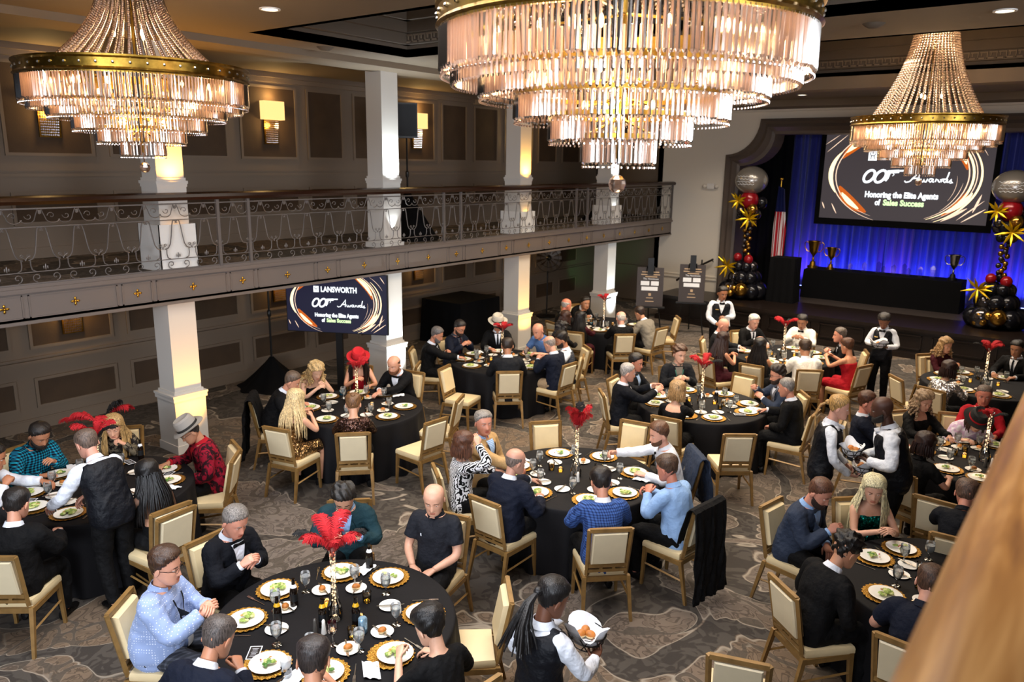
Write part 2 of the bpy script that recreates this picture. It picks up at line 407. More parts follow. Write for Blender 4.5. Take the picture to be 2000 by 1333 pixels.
# ceiling with recessed trays
def slab(m, x0, x1, y0, y1, z0=5.65, z1=5.75, mi=0): m.bbox((x0, y0, z0), (x1, y1, z1), mi)
TM = (-8.9, 1.5, 6.3, 8.9); TB = (-5.9, 1.2, 10.7, 15.1)
m = MB(); slab(m, -12.9, TM[0], -8, 24.6); slab(m, TM[0], 8, -8, TM[2]); slab(m, TM[1], 8, TM[2], TM[3]); slab(m, TM[0], 8, TM[3], TB[2])
slab(m, TM[0], TB[0], TB[2], TB[3]); slab(m, TB[1], 8, TB[2], TB[3]); slab(m, TM[0], 8, TB[3], 24.6)
struct('ceiling', m, M['ceil'])
m = MB()
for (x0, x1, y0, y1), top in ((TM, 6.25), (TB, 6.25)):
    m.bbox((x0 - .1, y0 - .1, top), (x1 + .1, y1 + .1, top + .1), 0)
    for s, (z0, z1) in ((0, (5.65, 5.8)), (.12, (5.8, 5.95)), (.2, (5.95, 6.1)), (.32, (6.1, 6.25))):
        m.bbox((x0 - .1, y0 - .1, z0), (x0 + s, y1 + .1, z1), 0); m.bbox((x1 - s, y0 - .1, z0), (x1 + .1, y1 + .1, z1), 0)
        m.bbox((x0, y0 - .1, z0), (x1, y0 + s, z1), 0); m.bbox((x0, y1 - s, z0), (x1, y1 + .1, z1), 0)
    # fret band on the far and near faces
    k = 0; x = x0 + .1
    while x < x1 - .1:
        for yy, sg in ((y1 - .12, -1),):
            m.bbox((x, yy - .02, 5.82), (x + .1, yy, 5.84), 1); m.bbox((x, yy - .02, 5.82), (x + .015, yy, 5.93), 1); m.bbox((x + .03, yy - .02, 5.91), (x + .13, yy, 5.93), 1); m.bbox((x + .05, yy - .02, 5.86), (x + .065, yy, 5.91), 1)
        x += .13
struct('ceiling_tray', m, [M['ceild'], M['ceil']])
m = MB(); m.bbox((-12.7, 14.9, 5.45), (6, 15.35, 5.66)); m.bbox((-9.6, 19.3, 5.5), (6, 20.3, 5.66)); m.bbox((-10.3, -8, 5.56), (-9.6, 20.3, 5.66))
struct('ceiling_beam', m, M['ceil'])
# balcony edge
FX = -9.95
m = MB(); m.bbox((FX - .02, -6, 2.19), (FX, YB, 2.56)); m.bbox((FX - .25, -6, 2.17), (FX + .02, YB, 2.21)); m.bbox((FX - .3, -6, 2.54), (FX + .04, YB, 2.59)); m.bbox((FX - .1, -6, 2.59), (FX + .015, YB, 2.63)); m.bbox((FX - 2.75, -6, 2.2), (FX, YB, 2.24))
y = 4.76 - 1.555 * 6; RY = []
while y < 20:
    for a, b in ((y, y + .40), (y + .46, y + 1.50)):
        if b < YB:
            for p in ((a, b, 2.24, 2.255), (a, b, 2.50, 2.515), (a, a + .015, 2.24, 2.515), (b - .015, b, 2.24, 2.515)): m.bbox((FX, p[0], p[2]), (FX + .012, p[1], p[3]))
            RY.append((a + b) / 2)
    y += 1.555
fas = struct('trim_balcony', m, M['fascia'])
ros = MB()
for k in range(4):
    a = k * PI / 2; ros.ball((.012, .032 * math.cos(a), .032 * math.sin(a)), (.010, .022 if k % 2 == 0 else .015, .015 if k % 2 == 0 else .022), 8, 5)
ros.ball((.018, 0, 0), (.014, .016, .016), 8, 5); rm = ros.mesh('rosette', M['gold'])
for yy in RY:
    if yy > 2.5:
        o = bpy.data.objects.new('rosette', rm); COL.objects.link(o); o.parent = fas; o.location = (FX, yy, 2.378)
# pillars
PY = [1.7, 5.61, 9.63, 13.53, 17.26]
for i, py in enumerate(PY):
    for z0, z1, nm in ((0, 2.24, 'pillar_lower'), (2.61, 5.66, 'pillar_upper')):
        m = MB(); s = .2; cx = -10.26
        def sq(h, a, b): m.bbox((cx - h, py - h, a), (cx + h, py + h, b))
        if z0 == 0: sq(.2, .0, 2.2); sq(.235, 0, .80); sq(.255, .77, .83); sq(.265, .83, .86); sq(.22, .86, .9); sq(.25, 0, .12)
        else: sq(.19, 2.61, 5.65); sq(.205, 2.61, 3.75); sq(.215, 3.72, 3.76); sq(.225, 3.76, 3.80); sq(.205, 3.8, 3.84); sq(.24, 2.6, 2.7)
        struct(nm, m, M['pillar'])
# uplights at the pillars: small LED cans with their own light
UP = [(5.61, 'amber', (1, .47, .07)), (9.63, 'white', (.86, .96, 1)), (13.53, 'amber', (1, .52, .09)), (17.26, 'white', (.86, .96, 1))]
def can(loc, lab, colr):
    t = thing('uplight_can', lab, 'uplight', loc, 0, None)
    m = MB(); m.lathe([(.05, 0), (.055, .02), (.055, .13), (.048, .13), (.048, .11)], cap=(True, False)); m.build('housing', M['blackp'], t)
    m = MB(); m.lathe([(.0475, .112), (.001, .112)], cap=(False, False)); m.build('lens', emat('led_' + lab.split()[0], colr, 6), t)
for i, (py, nm, c) in enumerate(UP):
    desc = ['the front left pillar', 'the pillar behind the television', 'the pillar by the rear tables', 'the pillar nearest the stage'][i]
    can((-9.55, py + .02, 0), f"{nm} LED uplight on the floor before {desc}", c)
    e = (150 if nm == 'amber' else 170) * (1.4 if i == 1 else 1)
    light('uplight_beam', 'SPOT', (-9.56, py + .02, .15), e, c, .05, to=(-10.05, py, 1.8), spot=1.4, blend=.8)
    light('uplight_beam', 'SPOT', (-9.62, py + .02, .15), e * .3, c, .05, to=(-10.05, py, .75), spot=1.1, blend=.8)
    light('uplight_beam', 'SPOT', (-10.03, py, 2.95), e * .10, c, .02, to=(-10.05, py, 3.8), spot=1.5, blend=.6)
    light('uplight_beam', 'SPOT', (-9.88, py, 3.72), e * .75, c, .02, to=(-10.0, py, 4.9), spot=2.1, blend=.9)  # added spot with no fixture, lights the pillar above its ledge
# open white boxes around the foot of three upper pillars and one lower
for py, lev in ((5.61, 2.61), (13.53, 2.61), (17.26, 2.61), (13.53, 0)):
    z = lev; h = .62 if lev == 2.61 and py < 6 else .48; s = .27; m = MB(); cx = -10.26 if lev else -9.64
    if not lev: s = .14; h = .30
    for a, b, c, d in ((-s, s, -s, -s + .012), (-s, s, s - .012, s), (-s, -s + .012, -s, s), (s - .012, s, -s, s)): m.bbox((cx + a, py + c, z), (cx + b, py + d, z + h))
    dn = {5.61: 'balcony foot of the front left pillar', 13.53: 'balcony foot of the third pillar', 17.26: 'balcony foot of the pillar nearest the stage'}[py] if lev else 'floor beside the amber pillar'
    m.build('light_box', M['white'], smooth=False, label='open white box hiding an uplight, ' + dn, cat='box')
# ---------------------------------------------------------------- balcony railing
rl = thing('balcony_railing', 'scrolled wrought iron balcony railing with dark wooden handrail along the left gallery', 'railing', (FX, 0, 2.62))
m = MB(); m.loft([np.array([(x, y, z) for x, z in ((-.05, .93), (.05, .93), (.075, .97), (.06, 1.01), (.0, 1.03), (-.06, 1.01), (-.075, .97))]) for y in (-6, YB - .0)]); m.build('handrail', M['rail'], rl)
m = MB()
for z, r in ((.02, .012), (.155, .007), (.675, .007), (.885, .012)): m.bbox((-r, -6, z - r * .7), (r, YB, z + r * .7))
m.build('iron_bar', M['iron'], rl)
posts = [1.54, 2.03, 6.19, 6.68, 10.84, 11.32, 15.35, 15.84, 20.25]
for py in posts:
    m = MB(); m.bbox((-.02, py - .022, 0), (.02, py + .022, .93)); m.build('post', M['iron'], rl, smooth=False)
def spiral(c, r, turns, a0, s=1, n=12):
    return [(c[0] + r * (1 - .8 * i / n) * math.cos(a0 + s * turns * 2 * PI * i / n), c[1] + r * (1 - .8 * i / n) * math.sin(a0 + s * turns * 2 * PI * i / n)) for i in range(n + 1)]
def bar(m, pts, r=.0065): m.tube([(0, p[0], p[1]) for p in pts], r, 5)
def unit(m, c, w):
    for s in (-1, 1):
        bar(m, [(c + s * x, z) for x, z in ((.0, .655), (.02, .672), (.045, .66), (.06, .6), (.08, .46), (.10, .36), (.13, .31), (w / 2 - .03, .29))], .0075)
        bar(m, spiral((c + s * .014, .638), .014, .8, PI / 2, s), .004)
        b = c + s * w / 2
        bar(m, [(b - s * .05, .29), (b - s * .048, .23), (b - s * .06, .18), (b - s * .1, .158)], .007)
        bar(m, [(b, .29), (b - s * .012, .32)] + spiral((b - s * .032, .345), .022, .9, (PI if s > 0 else 0), -s, 8), .005)
        # bottom ring row and top scroll row
        bar(m, spiral((c + s * w * .25, .088), .055, 1.1, -PI / 2, s, 14), .006)
        bar(m, [(c + s * .02, .875), (c + s * .05, .80)] + [(c + s * (.05 + .09 - .09 * math.cos(a)), .78 - .085 * math.sin(a) + .02) for a in np.linspace(.2, 2.6, 7)][1:] , .006)
        bar(m, spiral((c + s * .125, .80), .045, .9, PI, -s, 10), .005)
        m.ball((0, c + s * .022, .20), (.006, .008, .022), 5, 4)
    m.ball((0, c, .205), (.008, .01, .04), 5, 4); m.ball((0, c, .84), (.008, .02, .022), 6, 4); m.box((0, c, .845), (.012, .034, .04))
for a, b in zip(posts[:-1], posts[1:]):
    if b < 2.5: continue
    L = b - a; nU = max(1, round(L / .415)); w_ = L / nU; m = MB()
    for k in range(nU): unit(m, a + (k + .5) * w_, w_)
    m.build('scroll_panel', M['iron'], rl)
# camera-side balcony: handrail running right under the lens and its ledge
h = thing('gallery_railing', 'wide polished wooden handrail of the near gallery, blurred at lower right', 'handrail', (.0, 0, 3.0))
m = MB(); prof_ = [(-.115, .50), (-.125, .54), (-.11, .575), (-.08, .60), (-.03, .605), (0, .59), (.03, .605), (.08, .62), (.14, .60), (.18, .56), (.18, .5)]
m.loft([np.array([(x, y, z) for x, z in prof_]) for y in (.25, 2.0, 6, 12, 18.5)]); m.build('handrail', M['handrail'], h)
m = MB(); m.bbox((-.02, .25, -.3), (.06, 18.5, .5)); m.build('guard_panel', M['wall'], h, smooth=False)
m = MB(); m.bbox((.06, -3, 2.2), (6, 18.4, 2.6)); struct('floor_gallery', m, M['ceil'])
m = MB(); m.bbox((6.0, -8, 0), (6.2, 20.3, 5.7)); struct('wall_right', m, M['cream'])
# ---------------------------------------------------------------- ceiling fittings
for (u, v), lab in (((527, 17), 'round recessed downlight in the ceiling above the left chandelier'), ((1963, 20), 'round recessed downlight in the ceiling right of the far chandelier'), ((1567, 185), 'small recessed downlight in the ceiling before the stage arch')):
    p = at(u, v, 5.65); t = thing('downlight', lab, 'downlight', p)
    m = MB(); m.lathe([(.11, 0), (.11, -.012), (.085, -.012), (.08, 0)], cap=(False, False)); m.build('trim_ring', M['white'], t)
    m = MB(); m.lathe([(.08, -.004), (.001, -.004)], cap=(False, False)); m.build('lens', emat('lamp_lens', (1, .86, .6), 9), t)
    light('downlight_beam', 'SPOT', p - np.array([0, 0, .05]), 60, (1, .8, .55), .06, to=p - np.array([0, 0, 5]), spot=1.6)
for (u, v), lab in (((1707, 46), 'round ceiling speaker grille left of the far chandelier'), ((635, 92), 'round smoke detector on the ceiling above the second pillar')):
    p = at(u, v, 5.65); m = MB(); m.lathe([(.0, -.05), (.06, -.045), (.10, -.02), (.12, 0)]); o = m.build('ceiling_grille' if u > 1000 else 'smoke_detector', M['ceild'], label=lab, cat='detector' if u < 1000 else 'speaker'); o.location = p
# ---------------------------------------------------------------- wall sconces
sc_m = emat('sconce_shade', (1, .62, .22), 1.5)
def sconce(y, z, lab):
    t = thing('wall_sconce', lab, 'sconce', (-12.7, y, z)); t['group'] = 'sconces on the left wall'
    m = MB(); m.bbox((.03, -.22, 0), (.16, .22, .33)); m.build('shade', sc_m, t, smooth=False)
    m = MB()
    for i in range(10):
        for j in range(11): m.ball((.07, -.13 + i * .029 * (1 - .012 * j), -.025 - j * .038), (.014, .013, .017), 5, 3)
    m.build('crystal_drop', M['crystal'], t)
    m = MB(); m.bbox((0, -.15, -.44), (.04, .15, .02)); m.build('backplate', M['brass'], t, smooth=False)
    light('sconce_glow', 'POINT', (-12.55, y, z + .42), 11, (1, .62, .22), .05); light('sconce_glow', 'POINT', (-12.5, y, z - .1), 9, (1, .62, .22), .05)
for i, y in enumerate((5.25, 9.1, 12.93, 16.76)):
    sconce(y, 4.81, 'glowing box sconce with crystal drop on the balcony wall, ' + ['behind the left chandelier', 'right of the left chandelier', 'behind the loudspeaker', 'beyond the third pillar'][i])
    sconce(y, 1.85, 'glowing box sconce under the balcony, ' + ['at far left above the bearded man', 'left of the television', 'right of the second pillar', 'behind the third pillar'][i])
# ---------------------------------------------------------------- chandeliers
prism = MB(); a6 = np.linspace(0, 2 * PI, 6, endpoint=False)
prism.loft([np.c_[r * np.cos(a6), r * .75 * np.sin(a6), z * np.ones(6)] for r, z in ((.003, 0), (.009, -.012), (.010, -.9), (.003, -.97))])
PM = {}
def pmesh(L, W=1.):
    k = (round(L, 3), W)
    if k not in PM:
        b = MB(); b.v = [prism.v[0] * np.array([W, W, L])]; b.f = prism.f; b.mi = prism.mi; b.n = prism.n
        PM[k] = b.mesh('crystal_prism', M['crystal'], smooth=False)
    return PM[k]
TI = [(.99, 0, .235, 1.5), (.78, -.20, .155, 1.3), (.585, -.32, .15, 1.3), (.39, -.43, .15, 1.3), (.20, -.54, .16, 1.3)]
def chandelier(loc, lab, top):
    t = thing('chandelier', lab, 'chandelier', loc, 0)
    m = MB(); m.lathe([(1.0, .0), (1.02, .012), (1.005, .03), (1.005, .10), (1.02, .115), (1.02, .13), (.99, .13), (.985, 0)], n=64, cap=(False, False)); m.build('band', M['brass'], t)
    m = MB()
    for k in range(48):
        a = k * 2 * PI / 48; m.ball((1.008 * math.cos(a), 1.008 * math.sin(a), .065), .013, 6, 4)
    m.build('band_studs', M['silver'], t)['kind'] = 'stuff'
    m = MB()
    for R, z, L, w_ in TI:
        m.lathe([(R - .012, z - .012), (R + .012, z - .012), (R + .012, z + .012), (R - .012, z + .012), (R - .012, z - .012)], n=48, cap=(False, False))
        for q in range(4): a = q * PI / 2 + .4; m.tube([(0, 0, z + .1), (R * math.cos(a), R * math.sin(a), z)], .008, 5)
    m.tube([(0, 0, -.66), (0, 0, top)], .015, 8); m.build('inner_frame', M['brass'], t)
    pr = []
    for R, z, L, w_ in TI:
        n = int(2 * PI * R / .030)
        for k in range(n):
            a = (k + RNG.rand() * .3) * 2 * PI / n; pr.append((R * math.cos(a), R * math.sin(a), z, L * (.96 + .05 * RNG.rand()), w_, a))
    R2 = [(.93, -.10, .20, 1.3, 150), (.73, -.2, .13, 1.2, 110)]
    c = np.array(loc[:2]); d = -c / np.linalg.norm(c)
    key = sorted(pr, key=lambda p: -(p[0] * d[0] + p[1] * d[1]) + (0 if p[0] ** 2 + p[1] ** 2 > .9 else .1))
    near = key[:100]; rest = key[100:]
    for x, y, z, L, w_, a in near:
        o = bpy.data.objects.new('crystal_prism', pmesh(round(L, 2), w_)); COL.objects.link(o); o.parent = t; o.location = (x, y, z); o.rotation_euler = (RNG.randn() * .02, RNG.randn() * .02, a)
    m = MB()
    for q, (R, z, L, w_, n) in enumerate(R2):
        for k in range(n): a = k * 2 * PI / n; rest.append((R * math.cos(a), R * math.sin(a), z, L, w_, a))
    for x, y, z, L, w_, a in rest:
        V = prism.v[0] * np.array([w_, w_, L]); ca, sa = math.cos(a), math.sin(a); m.add(V @ np.array([[ca, sa, 0], [-sa, ca, 0], [0, 0, 1]]) + (x, y, z), prism.f)
    o = m.build('crystal_prisms', M['crystal'], t, smooth=False); o['kind'] = 'stuff'
    # garnet beads between tiers
    m = MB()
    for R, z, L, w_ in TI:
        n = int(2 * PI * R / .034)
        for k in range(n):
            a = (k + .5) * 2 * PI / n; m.ball((R * 1.005 * math.cos(a), R * 1.005 * math.sin(a), z + .012), .012, 5, 3); m.ball((R * math.cos(a), R * math.sin(a), z - L - .008), .008, 5, 3)
    o = m.build('bead_rows', M['crystal'], t); o['kind'] = 'stuff'
    # bead strands of the crown
    sm = MB(); nb = 40
    for k in range(nb):
        f = k / (nb - 1); R = .74 * (1 - f) ** 1.6 + .27 * (1 - (1 - f) ** 1.6) + .03 * math.sin(f * PI) * -1; z = .12 + f * (top - .12); sm.ball((R, 0, z), .0175, 6, 4)
    sme = sm.mesh('bead_strand', M['crystal'])
    for k in range(46):
        o = bpy.data.objects.new('bead_strand', sme); COL.objects.link(o); o.parent = t; o.rotation_euler = (0, 0, k * 2 * PI / 46)
    m = MB(); m.ball((0, 0, -.80), .052, 8, 6); m.tube([(0, 0, -.75), (0, 0, -.66)], .008, 6); m.build('finial_ball', M['crystal'], t, smooth=False)
    m = MB(); bl = emat('candle_bulb', (1, .68, .34), 22)
    bulbs = [(0.78 * math.cos(a), .78 * math.sin(a), -.06) for a in np.linspace(0, 2 * PI, 16, endpoint=False)] + [(.5 * math.cos(a), .5 * math.sin(a), -.22) for a in np.linspace(0, 2 * PI, 10, endpoint=False)] + [(.2 * math.cos(a), .2 * math.sin(a), -.38) for a in np.linspace(0, 2 * PI, 5, endpoint=False)] + [(.16 * math.cos(a), .16 * math.sin(a), .42) for a in (0, 2.1, 4.2)]
    for b in bulbs: m.ball(b, (.014, .014, .032), 6, 5)
    m.build('candle_bulbs', bl, t)
    for z, e, s in ((-.08, 20, .25), (-.35, 9, .12), (.42, 26, .06)):
        light('chandelier_glow', 'POINT', (loc[0], loc[1], loc[2] + z), e, (1, .62, .30), s)
    if top > 1: light('chandelier_glow', 'POINT', (loc[0], loc[1], loc[2] + 1.15), 34, (1, .66, .34), .1)
    for a in (.5, 2.6, 4.7): light('chandelier_glow', 'POINT', (loc[0] + .7 * math.cos(a), loc[1] + .7 * math.sin(a), loc[2] - .12), 13, (1, .62, .32), .08)
    return t
chandelier((-2.27, 3.92, 4.79), 'largest nearest crystal chandelier hanging at top centre', .88)
chandelier((-7.58, 3.97, 4.805), 'tiered crystal chandelier at upper left above the balcony rail', .84)
chandelier((-2.42, 13.0, 4.70), 'far tiered crystal chandelier hanging before the stage screen', 1.5)
# ================================================================ screens
def sline(cx, cy, rx, ry, a0, a1, n=22):
    return [(cx + rx * math.cos(a), cy + ry * math.sin(a)) for a in np.linspace(math.radians(a0), math.radians(a1), n)]
def screen(t, W, Hh, bg, gain, mats):
    """content on the local plane x right, z up, facing -y; written bottom-left at origin"""
    ux, uy = (W / 1.6, 0, 0), (0, 0, W / 1.6); O = (0, -.004, 0)       # design space 1.6 x 0.9
    m = MB(); m.add([(0, -.002, 0), (W, -.002, 0), (W, -.002, Hh), (0, -.002, Hh)], [(0, 1, 2, 3)]); m.build('picture', bg, t, smooth=False)
    def add(pts, w, mi, k): stroke(ms, [(x, y) for x, y in pts], w, O, ux, uy, mi, off=.0006 * k)
    ms = MB(); tp = lambda a, n=22: a * np.sin(np.linspace(.05, PI - .05, n)) ** .7
    glow = [((.80, .47, .66, .44, 118, 158), .085, 0), ((.80, .47, .64, .45, 196, 240), .11, 0), ((.80, .47, .58, .46, 8, 62), .085, 0), ((.80, .43, .62, .46, -50, -12), .06, 0)]
    for g, w_, mi in glow: add(sline(*g), tp(w_), mi, 1)
    for g, w_, mi in [((.80, .47, .70, .50, 100, 250), .012, 1), ((.80, .47, .665, .47, 110, 246), .010, 1), ((.80, .47, .72, .46, 150, 205), .045, 2), ((.80, .47, .665, .45, 120, 150), .055, 2), ((.80, .47, .645, .455, 205, 232), .050, 2),
                      ((.80, .47, .60, .47, -66, 75), .012, 1), ((.80, .47, .64, .48, -66, 70), .022, 2), ((.80, .47, .67, .50, -62, 66), .010, 1), ((.80, .47, .71, .52, -62, 40), .020, 2), ((.80, .47, .58, .46, 15, 55), .055, 2),
                      ((.80, .47, .56, .47, -48, -8), .006, 1), ((.80, .47, .69, .46, -52, -20), .05, 2), ((.84, .5, .74, .5, 20, 48), .006, 1), ((.80, .42, .50, .4, -30, 8), .004, 1)]:
        add(sline(*g), tp(w_), mi, 2 + (mi == 2))
    for a, b, w_ in (((.05, .10), (.02, .17), .012), ((.18, .05), (.12, .16), .012), ((1.34, .04), (1.56, .24), .012), ((1.38, .02), (1.58, .16), .014), ((1.47, .12), (1.53, .30), .022), ((1.50, .88), (1.57, .78), .012), ((.26, .80), (.36, .88), .008), ((1.2, .02), (1.42, .16), .03), ((.02, .7), (.22, .88), .008), ((.0, .78), (.14, .88), .006)):
        add([(a[0] + (b[0] - a[0]) * f, a[1] + (b[1] - a[1]) * f) for f in np.linspace(0, 1, 6)], tp(w_, 6), 1, 3)
    ms.build('light_trails', mats[:3], t, smooth=False)
    # writing
    m = MB(); O2 = lambda x, y: (x * W / 1.6, -.012, y * W / 1.6)
    sz = 1.0
    text_mesh(m, 'LANSWORTH', .115, O2(.56, .625), ux, uy, 0, bold=.004, width=.57)
    text_mesh(m, 'Honoring the Elite Agents', .082, O2(.45, .24), ux, uy, 0, bold=.004, width=.70)
    text_mesh(m, 'of ', .082, O2(.56, .16), ux, uy, 0, bold=.004, width=.055)
    text_mesh(m, 'Sales Success', .082, O2(.64, .16), ux, uy, 1, bold=.004, width=.39)
    m.build('lettering', [mats[3], mats[4]], t, smooth=False)
    m = MB(); q = lambda p, w_, mi=0: stroke(m, [(x_, y_ - .09) for x_, y_ in p], w_, O2(0, 0), ux, uy, mi, 0)
    def oo(cx): q([(cx + .048 * math.cos(a) + .022 * math.sin(a), .545 + .062 * math.sin(a)) for a in np.linspace(0, 2 * PI, 21)], .026)
    oo(.475); oo(.585)
    q([(.635, .50), (.655, .53), (.668, .575), (.672, .60)], .024); q([(.648, .592), (.76, .60)], .034); q([(.74, .604), (.83, .608)], .018); q([(.70, .585), (.715, .565), (.70, .55)], .008)
    A = lambda pts: q(pts, .013)
    A([(.82, .505), (.835, .49), (.87, .50), (.92, .56), (.955, .61), (.95, .55), (.945, .495)]); A([(.885, .53), (.96, .535)])
    x = .97
    A([(x, .53), (x + .005, .50), (x + .02, .497), (x + .032, .525), (x + .035, .50), (x + .05, .497), (x + .065, .53)])
    for xx in (1.045, 1.175): A([(xx + .035, .53), (xx + .01, .53), (xx, .51), (xx + .015, .497), (xx + .033, .515), (xx + .038, .53), (xx + .036, .50), (xx + .05, .50)])
    A([(1.105, .50), (1.112, .53), (1.128, .52), (1.135, .505), (1.15, .50)]); A([(1.15, .53), (1.16, .50), (1.165, .53), (1.18, .53)]); A([(1.222, .60), (1.205, .53), (1.205, .50)]); A([(1.225, .50), (1.25, .53), (1.245, .51), (1.262, .498), (1.235, .492)])
    m.build('award_script', mats[3], t, smooth=False)
    m = MB(); s0 = lambda a, b, c, d, mi: m.add([O2(a, b), O2(c, b), O2(c, d), O2(a, d)], [(0, 1, 2, 3)], mi)
    s0(.445, .615, .53, .71, 0)
    m.v[-1] += np.array([0, .003, 0]); 
    for P_ in ([(.455, .775), (.475, .74), (.470, .71)], [(.52, .775), (.50, .74), (.505, .71)], [(.487, .785), (.487, .76)], [(.474, .745), (.500, .745)]): stroke(m, P_, .008, O2(0, -.08), ux, uy, 1, 0)
    m.build('logo', [mats[3], bg], t, smooth=False)
def scr_mats(pre, g):
    return [emat(pre + '_orange', (.85, .16, .01), .8 * g), emat(pre + '_trail', (1, .70, .50), 1.3 * g), emat(pre + '_core', (1, .78, .42), 2.0 * g), emat(pre + '_white', (.9, .95, 1), 1.6 * g), emat(pre + '_lime', (.72, 1, .50), 1.3 * g)]
# television: left end to right end positions at bottom z
a = at(563, 645, 1.1); b = at(757, 655, 1.1); dv = b - a; Wt = float(np.hypot(dv[0], dv[1])); rz = math.atan2(dv[1], dv[0])
t = thing('television', 'large flat television showing awards slide on a black floor stand below the balcony', 'television', (a[0], a[1], 0), rz)
tt = bpy.data.objects.new('display', None); COL.objects.link(tt); tt.parent = t; tt.location = (0, 0, 1.1)
screen(tt, Wt, Wt * .5625, emat('tv_bg', (.012, .012, .035), 1.), 1, scr_mats('tv', 1.))
m = MB(); m.bbox((-.012, 0, -.012), (Wt + .012, .06, Wt * .5625 + .012)); m.build('casing', M['blackp'], tt, smooth=False)
m = MB(); m.bbox((Wt / 2 - .06, .06, 0), (Wt / 2 + .06, .12, 1.5)); m.bbox((Wt / 2 - .45, -.25, 0), (Wt / 2 + .45, .35, .03)); m.build('stand', M['blackp'], t, smooth=False)
# stage screen
t = thing('projection_screen', 'large stage projection screen showing the awards slide', 'screen', (-6.28, 21.5, 2.80))
screen(t, 3.84, 2.16, emat('proj_bg', (.052, .042, .046), 1.), 1, scr_mats('proj', 1.))
m = MB(); W_, H_ = 3.84, 2.16
for p in ((-.12, -.17, 0, 2.33), (W_, -.17, W_ + .12, 2.33), (0, -.17, W_, 0), (0, H_, W_, 2.33)): m.bbox((p[0], -.01, p[1]), (p[2], .03, p[3]))
m.bbox((-.1, .03, -.1), (W_ + .1, .05, 2.3)); m.build('border', M['black'], t, smooth=False)
# ---------------------------------------------------------------- stage dressing
tcu = nmat('blue_drape'); P(tcu, '4c55bc', .5); tcu.b.inputs['Sheen Weight'].default_value = .3
def drape(name, x0, x1, y, z0, z1, mm, lab, per=.21, amp=.11):
    m = MB(); n = int((x1 - x0) / .02); xs = np.linspace(x0, x1, n); r = RNG.rand(3) * 6
    V = []
    for z, k in ((z0, 1.1), ((z0 + z1) / 2, 1.), (z1, .7)):
        yy = y + k * amp * (np.sin(xs * 2 * PI / per + .8 * np.sin(xs * 2.3 + r[0])) * .7 + .5 * np.sin(xs * 2 * PI / per * .43 + r[1])) * (1 + .3 * np.sin(z + xs))
        V.append(np.c_[xs, yy, z + 0 * xs])
    m.loft(V, closed=False, cap=(False, False)); return m.build(name, mm, label=lab, cat='curtain')
drape('stage_curtain', -8.2, .2, 23.2, SZ, 5.5, tcu.m, 'blue lit pleated curtain across the back of the stage')
drape('wing_curtain', -8.3, -7.15, 21.6, SZ, 5.5, M['black'], 'black wing curtain at the left of the stage behind the balloons', .3, .06)
drape('wing_curtain', -1.35, .2, 21.9, SZ, 5.5, M['black'], 'black wing curtain at the right of the stage behind the balloons', .3, .06)
for i, x in enumerate((-7.0, -6.2, -5.4, -4.6, -3.8, -3.0, -2.2, -1.5)):
    t = thing('stage_uplight', 'small blue stage uplight on the floor behind the trophy table', 'light', (x, 22.75, SZ)); t['group'] = 'blue uplights behind the trophy table'
    m = MB(); m.box((0, 0, .04), (.16, .08, .08)); m.build('housing', M['blackp'], t, smooth=False); m = MB(); m.bbox((-.07, -.03, .081), (.07, .03, .083)); m.build('lens', emat('blue_lens', (.2, .25, 1), 12), t)
    light('blue_wash', 'SPOT', (x, 22.66, SZ + .12), 95, (.12 if i % 3 else .34, .14, 1), .05, to=(x, 23.15, 1.3), spot=1.4, blend=.9)
light('blue_wash', 'SPOT', (-8.0, 21.0, SZ + .1), 40, (.45, .25, 1), .05, to=(-8.3, 21.2, 2.5), spot=1.2)
def clothbox(name, lab, cat, x0, x1, y0, y1, z0, z1, mm=None, cx=0., taper=0.):
    m = MB(); per = []; n = 22
    for (ax, ay), (bx, by) in (((x0, y0), (x1, y0)), ((x1, y0), (x1, y1)), ((x1, y1), (x0, y1)), ((x0, y1), (x0, y0))):
        for k in range(n): f = k / n; per.append((ax + (bx - ax) * f, ay + (by - ay) * f))
    per = np.array(per); c = per.mean(0); d = (per - c) / np.linalg.norm(per - c, axis=1)[:, None]; q = np.arange(len(per))
    rings = [np.c_[per + d * (.03 + taper) * (1 + .6 * np.sin(q * 1.1))[:, None], np.full(len(per), z0)], np.c_[per + d * (.015 + taper * .4) * (1 + .6 * np.sin(q * 1.1))[:, None], np.full(len(per), (z0 + z1) / 2)], np.c_[per, np.full(len(per), z1 - .01)], np.c_[per - d * .01, np.full(len(per), z1)]]
    m.loft(rings, cap=(False, True)); return m.build(name, mm or M['black'], label=lab, cat=cat)
clothbox('trophy_table', 'long table under a black cloth on the stage before the blue curtain', 'table', -6.45, -2.72, 21.2, 22.0, SZ, 1.44)
clothbox('lectern', 'tall lectern draped in black cloth at the left of the stage', 'lectern', -6.92, -6.28, 19.9, 20.4, SZ, 1.83)
clothbox('equipment_table', 'black draped table under the balcony left of the amber lit pillar', 'table', -12.55, -11.35, 12.9, 14.3, 0, 1.0, taper=.03)
